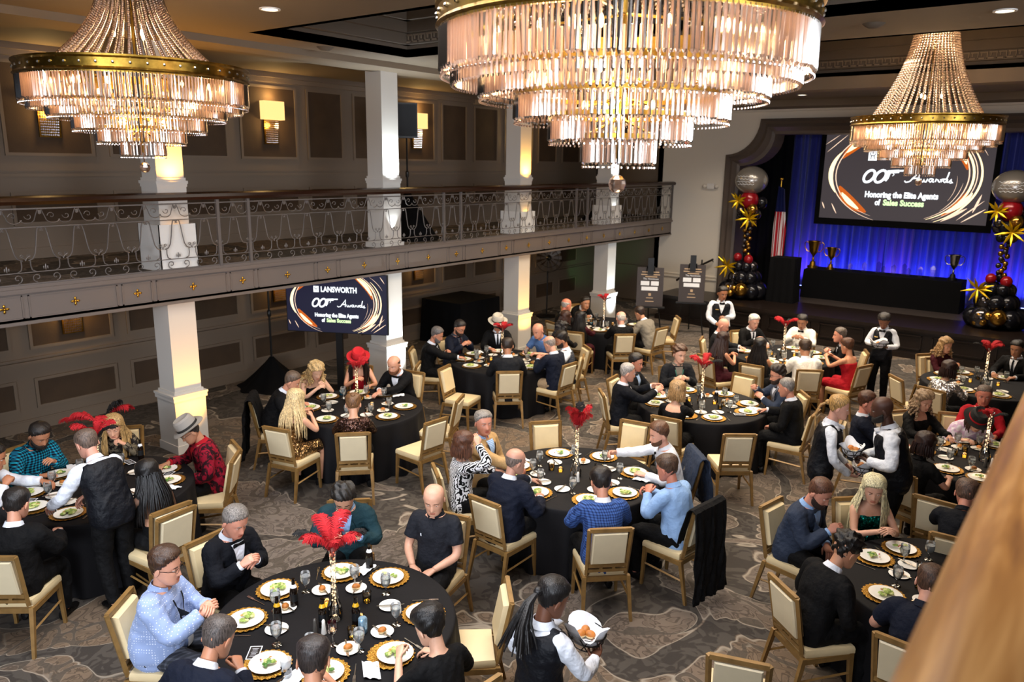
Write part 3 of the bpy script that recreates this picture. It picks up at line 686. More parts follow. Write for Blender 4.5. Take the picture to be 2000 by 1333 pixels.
def trophy(x, y, z, h, mm, lab, dk=False):
    t = thing('trophy', lab, 'trophy', (x, y, z)); k = h / .6
    m = MB(); m.lathe([(.11 * k, 0), (.11 * k, .05 * k), (.07 * k, .06 * k), (.05 * k, .14 * k), (.02 * k, .16 * k)], n=16); m.build('base', M['blackp'] if dk else mm, t)
    m = MB(); m.lathe([(.02 * k, .16 * k), (.03 * k, .2 * k), (.015 * k, .24 * k), (.03 * k, .28 * k), (.09 * k, .36 * k), (.11 * k, .48 * k), (.13 * k, .58 * k), (.14 * k, .6 * k), (.12 * k, .59 * k), (.09 * k, .45 * k)], n=20, cap=(True, False)); m.build('cup', mm, t)
    for s in (-1, 1):
        m = MB(); m.tube([(s * x_ * k, 0, z_ * k) for x_, z_ in ((.09, .36), (.15, .37), (.20, .45), (.21, .54), (.17, .58), (.13, .55))], .011 * k, 6); m.build('handle', mm, t)
for u, v, h, mm, lab, dk in ((1587, 516, .72, M['gold'], 'tallest gold trophy cup beside the lectern', False), (1622, 520, .58, M['gold'], 'smaller gold trophy cup second from the lectern', False), (1862, 530, .62, M['silver'], 'silver trophy cup on a black base at the right of the table', True)):
    p = aty(u, v, 21.6); trophy(p[0], 21.6, 1.44, h, mm, lab, dk)
for i, u in enumerate((1660, 1690, 1715, 1728, 1745, 1768, 1774, 1800, 1822)):
    p = aty(u, 530, 21.6 + .15 * (i % 2)); m = MB(); h = .16 + .05 * (i % 3)
    m.box((0, 0, .015), (.10, .06, .03)); m.loft([np.array([(-.05, -.01, .03), (.05, -.01, .03), (.05, .01, .03), (-.05, .01, .03)]), np.array([(-.06, -.01, h), (.06, -.01, h), (.06, .01, h), (-.06, .01, h)]), np.array([(-.001, -.01, h + .06), (.001, -.01, h + .06), (.001, .01, h + .06), (-.001, .01, h + .06)])])
    o = m.build('glass_award', M['glass'], smooth=False, label='small clear glass award standing on the black stage table', cat='award', group='glass awards on the stage table'); o.location = (p[0], 21.6, 1.44)
# balloons
bmat = dict(k=mat('balloon_black', '16161c', .18, .3), c=mat('balloon_chrome', '5a5658', .12, .9), g=mat('balloon_gold', 'b98a3c', .15, .95), r=mat('balloon_red', '8e101a', .2, .1), y=mat('star_yellow', 'd8b010', .25, .6), s=mat('balloon_silver', 'a39c94', .22, .6))
def balloon_column(x, y, side):
    t = thing('balloon_column', f'tall black, gold and red balloon column with big silver orb at the {side} of the stage', 'balloon column', (x, y, SZ)); r = np.random.RandomState(3 if side == 'left' else 4)
    def bl(c, R, k):
        m = MB(); m.ball(c, (R, R, R * 1.08), 14, 9); m.build('balloon', bmat[k], t)
    for i in range(9): a = i * 2 * PI / 9; bl((.42 * math.cos(a), .36 * math.sin(a), .22), .20 + .04 * r.rand(), 'kkck'[i % 4])
    for x_, z_, R, k in ((-.16, .17, .10, 'g'), (-.07, .30, .09, 'g'), (-.24, .30, .08, 'g'), (.12, .28, .17, 'g'), (-.30, .14, .07, 'g')): bl((x_, -.45, z_), R, k)
    for i in range(7): a = i * 2 * PI / 7 + .3; bl((.27 * math.cos(a), .24 * math.sin(a), .55), .19, 'kck'[i % 3])
    for i in range(6): a = i * 2 * PI / 6; bl((.2 * math.cos(a), .18 * math.sin(a), .84), .15, 'ckk'[i % 3])
    bl((-.16, -.12, 1.08), .11, 'r'); bl((.14, -.14, 1.04), .12, 'r'); bl((0, .1, 1.1), .11, 'k')
    for i in range(14): a = i * 2.4; z = 1.16 + i * .052; bl((.07 * math.cos(a), .07 * math.sin(a), z), .055, 'gcg'[i % 3])
    for i in range(5): a = i * 2 * PI / 5; bl((.12 * math.cos(a), .12 * math.sin(a), 1.98), .10, 'ggrkc'[i])
    for i in range(6): a = i * 2 * PI / 6 + .4; bl((.18 * math.cos(a), .17 * math.sin(a), 2.20), .14, 'ckkckk'[i])
    bl((.16, -.2, 2.33), .14, 'g'); bl((-.16, -.18, 2.3), .11, 'c'); bl((0, -.05, 2.56), .24, 'r'); bl((.28, .1, 2.5), .15, 'k'); bl((-.1, .2, 2.45), .15, 'k')
    m = MB(); m.ball((0, 0, 3.06), (.42, .40, .36), 24, 16); o = m.build('orb_balloon', bmat['s'], t)
    m = MB()
    for k in range(4):
        xs = np.linspace(-.26 + .04 * (k % 2), .20, 26); zz = 3.16 - .065 * k + .012 * np.sin(xs * 70 + k * 2); yy = -.40 * np.sqrt(np.clip(1 - (xs / .42) ** 2 - ((zz - 3.06) / .36) ** 2, 0, 1)) - .004; m.tube(np.c_[xs, yy, zz], .006, 4)
    m.build('orb_print', M['napkin'], t)
    for c, R in (((-.36, -.3, .85), .34), ((.12, -.32, 2.12), .34), ((-.22, -.25, 2.55), .26)):
        m = MB()
        for j in range(9):
            d = np.array([math.cos(j * 2.4) * .9, -.5 + .3 * math.sin(j * 1.7), math.sin(j * 2.4)]); d /= np.linalg.norm(d); m.tube([np.array(c), np.array(c) + d * R * .5, np.array(c) + d * R], [.012, .035, .002], 6)
        m.build('star_balloon', bmat['y'], t)
balloon_column(-7.6, 19.95, 'left'); balloon_column(-1.85, 20.0, 'right')
# flag
t = thing('flag_stand', 'striped American flag hanging from a pole at the left of the stage', 'flag', (-7.15, 20.9, SZ))
m = MB(); m.tube([(0, 0, 0), (0, 0, 3.05)], .015, 8); m.ball((0, 0, 3.1), .05, 8, 6); m.lathe([(.16, 0), (.16, .03), (.03, .07)]); m.build('pole', M['gold'], t)
fl = nmat('flag_cloth'); v = coord(fl, scale=(1, 1, 1)); sx = fl.n('ShaderNodeSeparateXYZ'); fl.l(v, sx.inputs[0]); st = mmath(fl, 'LESS_THAN', mmath(fl, 'FRACT', mmath(fl, 'MULTIPLY_ADD', sx.outputs[0], 13, 20.2)), .5)
cn = mmath(fl, 'GREATER_THAN', sx.outputs[2], 2.25); c1 = mixc(fl, st, 'e8e4e4', 'b01828'); c2 = mixc(fl, cn, c1, '141c50'); fl.l(c2, fl.b.inputs['Base Color'])
m = MB(); xs = np.linspace(-.12, .28, 24); m.loft([np.c_[xs * k, -.06 + .05 * np.sin(xs * 45), z + 0 * xs - xs * .2] for z, k in ((.95, .8), (1.8, .9), (2.9, .45))], closed=False, cap=(False, False)); m.build('flag_cloth', fl.m, t)
# easels
def easel(p, lab, rz):
    t = thing('easel', lab, 'easel', (p[0], p[1], 0), rz)
    for nm, a, b in (('leg', (-.33, -.12, 0), (-.08, .08, 1.75)), ('leg', (.33, -.12, 0), (.08, .08, 1.75)), ('leg', (0, .55, 0), (0, .1, 1.7))):
        m = MB(); m.tube([a, b], .018, 6); m.build(nm, M['blackp'], t)
    m = MB(); m.bbox((-.36, -.16, .78), (.36, -.04, .81)); m.bbox((-.07, .02, 1.55), (.07, .08, 1.95)); m.build('ledge', M['blackp'], t, smooth=False)
    return t
pk = mat('poster_print', '2a1d19', .5); pg = mat('poster_gold', 'b79a78', .5)
for (u, v), lab, rz in (((1264, 662), 'black wooden easel left of the other, near the last pillar', .5), ((1345, 652), 'black wooden easel nearer the stage, beside the waiter', .45)):
    p = at(u, v, 0); easel(p, lab, rz)
    t = thing('poster_board', 'dark award poster resting on ' + ('the easel near the last pillar' if u < 1300 else 'the easel nearer the stage'), 'poster', (p[0], p[1], 0), rz)
    Rb = lambda z: -.10 + (z - .8) * .19
    m = MB(); m.add([(-.31, Rb(.812), .812), (.31, Rb(.812), .812), (.31, Rb(1.72), 1.72), (-.31, Rb(1.72), 1.72), (-.31, Rb(.812) + .012, .812), (.31, Rb(.812) + .012, .812), (.31, Rb(1.72) + .012, 1.72), (-.31, Rb(1.72) + .012, 1.72)], [(0, 1, 2, 3), (7, 6, 5, 4), (0, 4, 5, 1), (1, 5, 6, 2), (2, 6, 7, 3), (3, 7, 4, 0)]); m.build('board', pk, t, smooth=False)
    m = MB(); uy = np.array([0, .19, 1]) 
    O = lambda x, z: (x, Rb(z) - .006, z)
    def rect(x0, z0, x1, z1, mi): m.add([O(x0, z0), O(x1, z0), O(x1, z1), O(x0, z1)], [(0, 1, 2, 3)], mi)
    rect(-.2, 1.60, .2, 1.625, 1); rect(-.22, 1.54, .22, 1.565, 1); rect(-.12, 1.49, .16, 1.515, 1)
    for r_ in ((-.22, 1.30, -.02, 1.40), (.02, 1.30, .2, 1.40), (-.2, 1.18, .18, 1.27)): rect(*r_, 0)
    rect(-.03, 1.06, .03, 1.12, 1); rect(-.08, 1.0, .08, 1.02, 1); rect(-.1, .92, .1, .94, 1); text_mesh(m, 'The Nominees', .06, O(-.17, 1.435), (1, 0, 0), uy, 0, width=.36)
    m.build('print', [M['napkin'], pg], t, smooth=False)
# speaker stands
def speaker_stand(loc, h, lab, skirt_h, box=None, rz=0):
    t = thing('speaker_stand', lab, 'stand', loc, rz); m = MB(); m.tube([(0, 0, .05), (0, 0, h)], [.02, .018], 8); m.build('pole', M['blackp'], t)
    m = MB(); n = 40; a = np.linspace(0, 2 * PI, n, endpoint=False); m.loft([np.c_[(r + wv * np.sin(a * 7) + wv * .6 * np.sin(a * 3 + 1)) * np.cos(a), (r + wv * np.sin(a * 7)) * np.sin(a), z + 0 * a] for r, wv, z in ((.62, .05, .005), (.5, .05, .06), (.3, .03, skirt_h * .45), (.12, .01, skirt_h * .8), (.035, 0, skirt_h))]); m.build('skirt', M['black'], t)
    m = MB(); m.lathe([(.03, h * .62), (.035, h * .63), (.035, h * .67), (.02, h * .68)], n=10); m.build('collar', M['blackp'], t)
    if box:
        t2 = thing('loudspeaker', box, 'loudspeaker', (loc[0], loc[1], loc[2] + h), rz); m = MB(); m.loft([np.array([(-.19, -.17, 0), (.19, -.17, 0), (.13, .18, 0), (-.13, .18, 0)]) + np.array([0, 0, z]) for z in (0, .02, .62, .64)]); m.build('cabinet', M['blackp'], t2, smooth=False)
        m = MB(); m.bbox((-.17, -.18, .03), (.17, -.168, .61)); m.build('grille', mat('speaker_grille', '15161a', .5, .3, bump=.4, bscale=200), t2, smooth=False)
speaker_stand((-11.98, 8.35, 0), 2.1, 'black pole stand with cloth skirt on the floor left of the television', .55)
speaker_stand((-11.0, 10.95, 2.61), 1.92, 'black speaker stand with cloth skirt on the balcony right of the second pillar', .95, 'black loudspeaker raised on the balcony stand right of the second pillar', rz=.9)
speaker_stand((-11.2, 18.6, 2.61), 1.0, 'short black stand at the far end of the balcony', .5, 'small black loudspeaker at the far end of the balcony', rz=1.1)
# pedestal fan at the far wall
t = thing('pedestal_fan', 'tall pedestal fan with round head near the far wall under the balcony', 'fan', (-12.0, 17.2, 0), .9)
m = MB(); m.tube([(0, 0, .03), (0, 0, 1.45)], .02, 8); m.lathe([(.28, 0), (.28, .03), (.03, .06)]); m.build('pole', M['blackp'], t)
m = MB()
for k in range(12):
    a = k * PI / 6; d = np.array([math.cos(a), 0, math.sin(a)]); e = np.array([-math.sin(a), .25, math.cos(a)]); c = np.array([0, -.08, 1.62]); m.add([c + d * .08 - e * .02, c + d * .08 + e * .02, c + d * .36 + e * .05, c + d * .36 - e * .05], [(0, 1, 2, 3), (3, 2, 1, 0)])
m.build('blades', mat('fan_blade', '8a8078', .4, .5), t, smooth=False)
m = MB(); m.ball((0, -.04, 1.62), (.07, .1, .07), 10, 7); m.tube([(0, 0, 1.42), (0, 0, 1.6)], .03, 8)
for R in (.38, .25): m.tube([(R * math.cos(a), -.14, 1.62 + R * math.sin(a)) for a in np.linspace(0, 2 * PI, 33)], .005, 4)
m.build('motor_and_guard', M['blackp'], t)
# hand rail of the stage steps, emergency light
t = thing('step_handrail', 'dark sloping handrail fixed to the pale wall left of the stage arch', 'handrail', (-9.0, 20.15, 0))
a = aty(1355, 525, 20.15); b = aty(1393, 507, 20.15)
m = MB(); m.tube([(a[0] + 9.0 - .5, 0, a[2] - .38), (a[0] + 9.0, 0, a[2]), (b[0] + 9.0, 0, b[2])], .028, 8); m.tube([(b[0] + 8.95, 0, b[2] - .03), (b[0] + 8.95, .14, b[2] - .08)], .012, 6); m.build('rail', M['darkw'], t)
m = MB(); m.tube([(b[0] + 8.9, -.5, SZ), (b[0] + 8.9, -.5, SZ + .95)], .02, 8); m.build('newel', M['darkw'], t)
p = aty(1390, 364, YB); t = thing('emergency_light', 'twin headed emergency light on the pale wall left of the stage arch', 'light', (p[0], YB - .02, p[2]))
m = MB(); m.box((0, -.03, 0), (.20, .06, .14)); m.build('case', M['white'], t, smooth=False)
for s in (-1, 1): m = MB(); m.ball((s * .17, -.06, 0), (.065, .05, .055), 10, 7); m.build('lamp_head', M['cream'], t)
# hanging exit fixture / wall plate beyond the last pillar
m = MB(); m.bbox((-10.9, 21.2, 1.35), (-10.8, 21.28, 2.0)); m.build('wall_telephone', M['blackp'], smooth=False, label='narrow black fixture on the dark wall beyond the last pillar', cat='fixture')
# ================================================================ people
def sm(x, a, b):
    t = np.clip((np.asarray(x, float) - a) / (b - a + 1e-9), 0, 1); return t * t * (3 - 2 * t)
# head rows: z, half width, front y, back y
HP = np.array([(-.118, .012, .066, .040), (-.113, .030, .082, .022), (-.100, .043, .092, .000), (-.085, .050, .094, -.020), (-.070, .0555, .092, -.040), (-.055, .060, .091, -.056),
    (-.040, .064, .090, -.068), (-.020, .0685, .089, -.080), (0., .0715, .0875, -.088), (.020, .0735, .0885, -.092), (.040, .0745, .0865, -.093), (.060, .073, .082, -.090),
    (.080, .067, .071, -.081), (.098, .055, .054, -.065), (.110, .038, .034, -.045), (.117, .018, .014, -.022)])
NZ, NA = 40, 56
def head_grid():
    zs = np.interp(np.linspace(0, 1, NZ), np.linspace(0, 1, 16), HP[:, 0])
    zs = np.linspace(-.1175, .1165, NZ); zs = .118 * np.sin(np.linspace(-PI / 2 * .97, PI / 2 * .97, NZ)) * .55 + zs * .45
    a = np.interp(zs, HP[:, 0], HP[:, 1]); f = np.interp(zs, HP[:, 0], HP[:, 2]); b = np.interp(zs, HP[:, 0], HP[:, 3])
    u = np.linspace(0, 2 * PI, NA, endpoint=False); u = u - .35 * np.sin(u)   # denser toward the face (u=0 is front)
    TH, Z = np.meshgrid(u, zs); A = np.broadcast_to(a[:, None], TH.shape); F = np.broadcast_to(f[:, None], TH.shape); B = np.broadcast_to(b[:, None], TH.shape)
    c = np.cos(TH); s_ = np.sin(TH); e = .88
    X = A * np.sign(s_) * np.abs(s_) ** e; Y = (F + B) / 2 + (F - B) / 2 * np.sign(c) * np.abs(c) ** (.9)
    return X, Y, Z.copy(), TH
HX, HY, HZ, HT = head_grid()
def head_shape(fem=False, fat=0.):
    X, Y, Z = HX.copy(), HY.copy(), HZ.copy(); g = lambda x, s: np.exp(-(x / s) ** 2)
    fr = (np.cos(HT) > 0)
    lower = sm(-Z, -.0, .09)
    X *= 1 + lower * (-.06 if fem else .03) + fat * lower * .14
    # nose
    nz = np.clip((.012 - Z) / .058, 0, 1); nose = (.004 + .021 * nz ** 1.1) * (Z < .016) * (1 - sm(-Z, .046, .056)) * g(X, .009 + .006 * nz)
    Y += fr * nose * (.85 if fem else 1)
    Y -= fr * .0095 * (g(X - .031, .014) + g(X + .031, .014)) * g(Z - .000, .0105)
    Y += fr * (.002 if fem else .0045) * (g(np.abs(X) - .030, .022)) * g(Z - .021, .008)
    Y += fr * .0035 * g(np.abs(X) - .042, .014) * g(Z + .030, .018)
    Y += fr * .0055 * g(X, .019) * (g(Z + .0655, .0052) + 1.05 * g(Z + .0755, .0055)); Y -= fr * .004 * g(X, .02) * g(Z + .0705, .0022)
    Y -= fr * .004 * g(X, .018) * g(Z + .088, .006); Y += fr * .004 * g(X, .016) * g(Z + .102, .009)
    return X, Y, Z
def grid_faces(nz, na, off=0):
    return [(off + i * na + j, off + i * na + (j + 1) % na, off + (i + 1) * na + (j + 1) % na, off + (i + 1) * na + j) for i in range(nz - 1) for j in range(na)]
def caps(X, Y, Z):
    V = np.c_[X.ravel(), Y.ravel(), Z.ravel()]; n = len(V)
    V = np.vstack([V, V[:NA].mean(0), V[-NA:].mean(0)])
    F = grid_faces(NZ, NA) + [(n, (j + 1) % NA, j) for j in range(NA)] + [(n + 1, (NZ - 1) * NA + j, (NZ - 1) * NA + (j + 1) % NA) for j in range(NA)]
    return V, F
def head_mb(mb, T, fem, fat, look=0):
    """skin slots: 0 skin 1 lips 2 white 3 iris 4 brow"""
    X, Y, Z = head_shape(fem, fat); V, F = caps(X, Y, Z)
    mid = lambda f: V[list(f)].mean(0)
    base = len(mb.f); mb.add(T(V), F, 0)
    for i, f in enumerate(F):
        c = mid(f)
        if c[1] > .07 and abs(c[0]) < .022 - abs(c[2] + .0705) * .6 and abs(c[2] + .0705) < .0095: mb.mi[base + i] = 1
    for s in (-1, 1):
        c = np.array([s * .031, .0735, .000]); b = MB(); b.ball((0, 0, -.001), (.0115, .0125, .0062), 10, 6); mb.add(T(b.v[0] + c), b.f, 2)
        b = MB(); b.ball((0, .0082, -.0018), (.0052, .0045, .0046), 8, 5); mb.add(T(b.v[0] + c), b.f, 3)
        b = MB(); b.ball((0, 0, 0), (.0150, .0125, .0062), 10, 5); mb.add(T(b.v[0] + c + (0, .0028, .0066)), b.f, 0)
        p = [(s * x, y, z) for x, y, z in ((.013, .0925, .019), (.024, .0935, .0235), (.036, .0885, .0235), (.047, .078, .018))]
        b = MB(); b.tube(p, [.0022, .0034, .0032, .0012] if not fem else [.0014, .002, .002, .001], 5); mb.add(T(b.v[0]), b.f, 4)
        # ear
        b = MB(); b.ball((0, 0, 0), (.007, .016, .030), 10, 7); V2 = b.v[0]; V2[:, 1] -= V2[:, 2] * -.25; V2[:, 0] += .35 * np.abs(V2[:, 1]) * .6
        V2[:, 0] *= s; mb.add(T(V2 + (s * .074, -.010, -.012)), [f[::-1] for f in b.f] if s < 0 else b.f, 0)
def smoothn(a, k):
    return a
def hair_mask(style):
    t = np.abs((HT + PI) % (2 * PI) - PI)   # 0 front .. pi back (param angle)
    lat = np.abs(HX) / .0745
    Z = HZ; Y = HY
    # hairline height as function of the y position (front .09 .. back -.09)
    hl = np.interp(Y, [-.09, -.05, -.03, -.005, .012, .045, .062, .08], [-.070, -.055, -.02, .008, .018, .055, .072, .078])
    if style in ('bob', 'long'): hl = np.interp(Y, [-.09, .0, .030, .04, .062, .08], [-.11, -.11, -.10, .02, .058, .068])
    if style == 'recede': hl = np.interp(Y, [-.09, -.05, -.03, -.005, .012, .03, .045, .06, .08], [-.075, -.062, -.03, .0, .01, .07, .09, .10, .12])
    m = sm(Z - hl + .004 * np.sin(HT * 23) + .003 * np.sin(HT * 41), -.004, .010)
    if style == 'fringe':
        top = sm(.060 - Z, -.002, .02); m = m * top * sm(.035 - Y, 0, .02)
    if style == 'beard': 
        hl = np.interp(Y, [-.0, .02, .05, .08], [-.02, -.03, -.045, -.058]); m = sm(hl - Z, -.002, .008) * sm(Y, .0, .012); m *= 1 - np.exp(-(HX / .017) ** 2 - ((Z + .071) / .0085) ** 2)
        m *= 1 - np.exp(-(HX / .012) ** 2 - ((Z + .05) / .006) ** 2)
    return m
def hair_mb(mb, T, style, th, seed=0, fem=False, fat=0., bumpy=.2, mi=0):
    X, Y, Z = head_shape(fem, fat); m = hair_mask(style); r = np.random.RandomState(seed)
    ph = r.rand(8) * 6
    if style == 'beard': d = -.004 + m * (.004 + th)
    else:
        top = sm(Z, .0, .11); d = -.005 + m * (.005 + th * ((.18 + 1.0 * top) if style not in ('bob', 'long') else (.7 + .5 * top)))
        d += m * th * bumpy * (np.sin(X * 60 + Z * 50 + Y * 30 + ph[0]) + np.sin(X * 110 - Z * 90 + ph[1]) + .7 * np.sin(Y * 80 + Z * 120 + X * 40 + ph[2]) + .5 * np.sin(X * 210 + Y * 160 + ph[3]))*.5
        if style in ('bob', 'long'): d += m * sm(-Z, -.04, .1) * .016
    nx, ny, nz = X / .0745, (Y + .003) / .09, Z / .118 * (1 if style != 'beard' else .35); L = np.sqrt(nx ** 2 + ny ** 2 + nz ** 2) + 1e-6
    V, F = caps(X + d * nx / L, Y + d * ny / L, Z + d * nz / L * (1.0)); mb.add(T(V), F, mi)

# ---- spine
def spine(sp):
    """returns S(t)->(pos, xaxis, fwd, up) ; t metres above the hip joint"""
    seat = sp['seat']; s = sp['s']; hz = (.555 if seat else .93 * s); L = math.radians(sp['lean']); tw = math.radians(sp['twist']); rl = math.radians(sp['roll'])
    n = 33; ts = np.linspace(-.3, .66, n); pos = [np.array([0., 0., hz])]; fr = []
    def frame(t):
        a = L * (.45 + 1.0 * np.clip(t / .5, 0, 1.05)); k = tw * np.clip(t / .45, 0, 1); b = rl * np.clip(t / .5, 0, 1)
        up = np.array([math.sin(b), math.sin(a) * math.cos(b), math.cos(a) * math.cos(b)]); x = np.array([math.cos(k), math.sin(k), 0.]); x = x - up * (x @ up); x /= np.linalg.norm(x)
        return x, np.cross(up, x), up
    i0 = int(np.argmin(np.abs(ts))); P_ = [None] * n; P_[i0] = np.array([0., 0., hz])
    for i in range(i0 + 1, n): P_[i] = P_[i - 1] + frame(ts[i - 1])[2] * (ts[i] - ts[i - 1])
    for i in range(i0 - 1, -1, -1): P_[i] = P_[i + 1] - frame(0)[2] * (ts[i + 1] - ts[i])
    P_ = np.array(P_)
    def S(t):
        p = np.array([np.interp(t, ts, P_[:, k]) for k in range(3)]); x, y, u = frame(t); return p, x, y, u
    return S
TR = [(-.13, .135, .105), (-.06, .165, .125), (.02, .172, .128), (.10, .158, .118), (.20, .150, .112), (.30, .162, .120), (.38, .175, .122), (.43, .172, .112), (.465, .145, .095), (.49, .100, .078), (.51, .068, .064)]
def torso_rings(S, sp, t0, t1, off, n=24, flare=0.):
    s = sp['s']; fem = sp['fem']; fat = sp['fat']; R = []
    T_ = np.array(TR); ts = np.linspace(t0, t1, 14)
    a = np.linspace(0, 2 * PI, n, endpoint=False)
    for t in ts:
        w_ = np.interp(t, T_[:, 0], T_[:, 1]); d = np.interp(t, T_[:, 0], T_[:, 2])
        if fem: w_ *= .86 if t > .0 else .98; w_ *= 1 - .10 * math.exp(-((t - .18) / .08) ** 2); d *= .88
        w_ *= 1 + fat * .28 * math.exp(-((t - .10) / .22) ** 2); dd = d * (1 + fat * .45 * math.exp(-((t - .12) / .16) ** 2)) 
        w_ = w_ * s + off + flare * sm(-t, -.1, .15); dd = dd * s + off + flare * sm(-t, -.1, .15)
        p, x, y, u = S(t * s if t > 0 else t * s); e = .82
        cx = np.sign(np.cos(a)) * np.abs(np.cos(a)) ** e; sy = np.sign(np.sin(a)) * np.abs(np.sin(a)) ** e
        bust = 0
        if fem: bust = .038 * math.exp(-((t - .33) / .055) ** 2) * np.exp(-((np.abs(np.cos(a)) - .5) / .32) ** 2) * (np.sin(a) > 0)
        fatf = (1 + .25 * fat * math.exp(-((t - .12) / .15) ** 2)) * np.where(np.sin(a) > 0, 1, .92)
        R.append(p + (w_ * cx)[:, None] * x + ((dd * sy) * fatf + bust)[:, None] * y)
    return R
def ik(Sh, T, l1, l2, pole):
    d = T - Sh; D = np.linalg.norm(d); mx = (l1 + l2) * .985
    if D > mx: T = Sh + d / D * mx; D = mx; d = T - Sh
    a = (l1 * l1 - l2 * l2 + D * D) / (2 * D); h = math.sqrt(max(l1 * l1 - a * a, 1e-6)); u = d / D
    p = pole - u * (pole @ u); p /= np.linalg.norm(p) + 1e-9
    return Sh + u * a + p * h, T
def hand_mb(mb, W, d, n, side, curl, s=1., mi=0, spread=.0):
    s = s * 1.08
    """W wrist, d hand direction, n palm normal (side the palm faces), side=+1 thumb toward +lat"""
    d = d / np.linalg.norm(d); n = n - d * (n @ d); n /= np.linalg.norm(n); lat = np.cross(d, n) * side
    fr = lambda a, b, c: W + s * (a * d + b * lat + c * n)
    P_ = [fr(-.03, 0, 0), fr(0, 0, 0), fr(.03, .004, .002), fr(.06, .004, .003), (fr(.092, .002, .003))]
    wd = [.024, .026, .036, .041, .037]; hh = [.019, .018, .016, .0145, .011]; a = np.linspace(0, 2 * PI, 12, endpoint=False)
    mb.loft([p + s * (w_ * np.cos(a)[:, None] * lat + h_ * np.sin(a)[:, None] * n) for p, w_, h_ in zip(P_, wd, hh)], mi)
    for k, (b, L) in enumerate(((.027, .92), (.010, 1.), (-.008, .95), (-.026, .78))):
        c0 = curl[k] if not np.isscalar(curl) else curl * (1 + .12 * k); p = fr(.080, b, .002); ang = .12; pts = [fr(.066, b, .001), p]; dd = d + lat * spread * (1.5 - k) * .12
        for j, sl in enumerate((.044, .027, .021)):
            ang += c0 * (.9 if j == 0 else .85); v = (math.cos(ang) * dd + math.sin(ang) * n); v /= np.linalg.norm(v); pts.append(pts[-1] + s * sl * L * v)
        mb.tube(pts, [s * q for q in (.0085, .0092, .0084, .0076, .0058)], 8, mi, up=lat)
    b0 = fr(.020, .022, .004); v1 = .62 * d + .62 * lat + .35 * n * min(1., (curl if np.isscalar(curl) else .6) * 1.4 + .2); v1 /= np.linalg.norm(v1); v2 = .85 * d + .12 * lat + .45 * n; v2 /= np.linalg.norm(v2)
    mb.tube([fr(.005, .008, 0), b0, b0 + s * .036 * v1, b0 + s * .036 * v1 + s * .028 * v2, b0 + s * .036 * v1 + s * .05 * v2], [s * q for q in (.014, .0135, .0105, .0095, .0065)], 8, mi, up=n)
def limb(mb, pts, rad, n=12, sub=3, mi=0, off=0., up=None):
    p = np.array(pts, float); N = len(p); ts = np.linspace(0, N - 1, (N - 1) * sub + 1); 
    q = np.array([np.interp(ts, range(N), p[:, k]) for k in range(3)]).T; r = np.interp(ts, range(N), rad)
    for _ in range(2): q[1:-1] = .5 * q[1:-1] + .25 * (q[:-2] + q[2:])
    mb.tube(q, r + off, n, mi, up=up)
ARMS = {  # wrist target (lateral, forward, z) seated local, palm: d=down i=inward u=up, curl
    'table': (.16, .44, .80, 'd', .45), 'plate': (.07, .42, .86, 'i', .9), 'eat': (.10, .33, .92, 'i', 1.0), 'lap': (.10, .28, .66, 'd', .5), 'mouth': (.05, .24, 1.10, 'i', .9),
    'chin': (.06, .22, 1.08, 'u', .9), 'far': (.12, .60, .84, 'd', .5), 'mid': (.05, .36, .88, 'i', .55), 'side': (.27, .02, .58, 'i', .4), 'edge': (.20, .36, .80, 'd', .6), 'thumb': (.12, .42, .98, 'i', 1.2), 'ear': (.11, .17, 1.22, 'i', .35)}
PEOPLE = []
def probe(u, v, tab, off, lean, fem, s, pitch, tw, rl):
    sp = dict(seat=True, lean=lean, twist=tw, roll=rl, s=s); S = spine(sp); nk = S(.575 * s)[0]; pit = math.radians(pitch); f = np.array([0, 1., 0]); up = np.array([0, 0, 1.])
    hf = f * math.cos(pit) - up * math.sin(pit); hu = up * math.cos(pit) + f * math.sin(pit); hc = nk + hu * .1 * s + hf * .022 * s; g = at(u, v, hc[2]); tc = TC[tab]
    F0 = math.atan2(tc[1] - g[1], tc[0] - g[0]) + math.radians(off); hip = g[:2] - hc[1] * np.array([math.cos(F0), math.sin(F0)]); return float(np.hypot(hip[0] - tc[0], hip[1] - tc[1]))
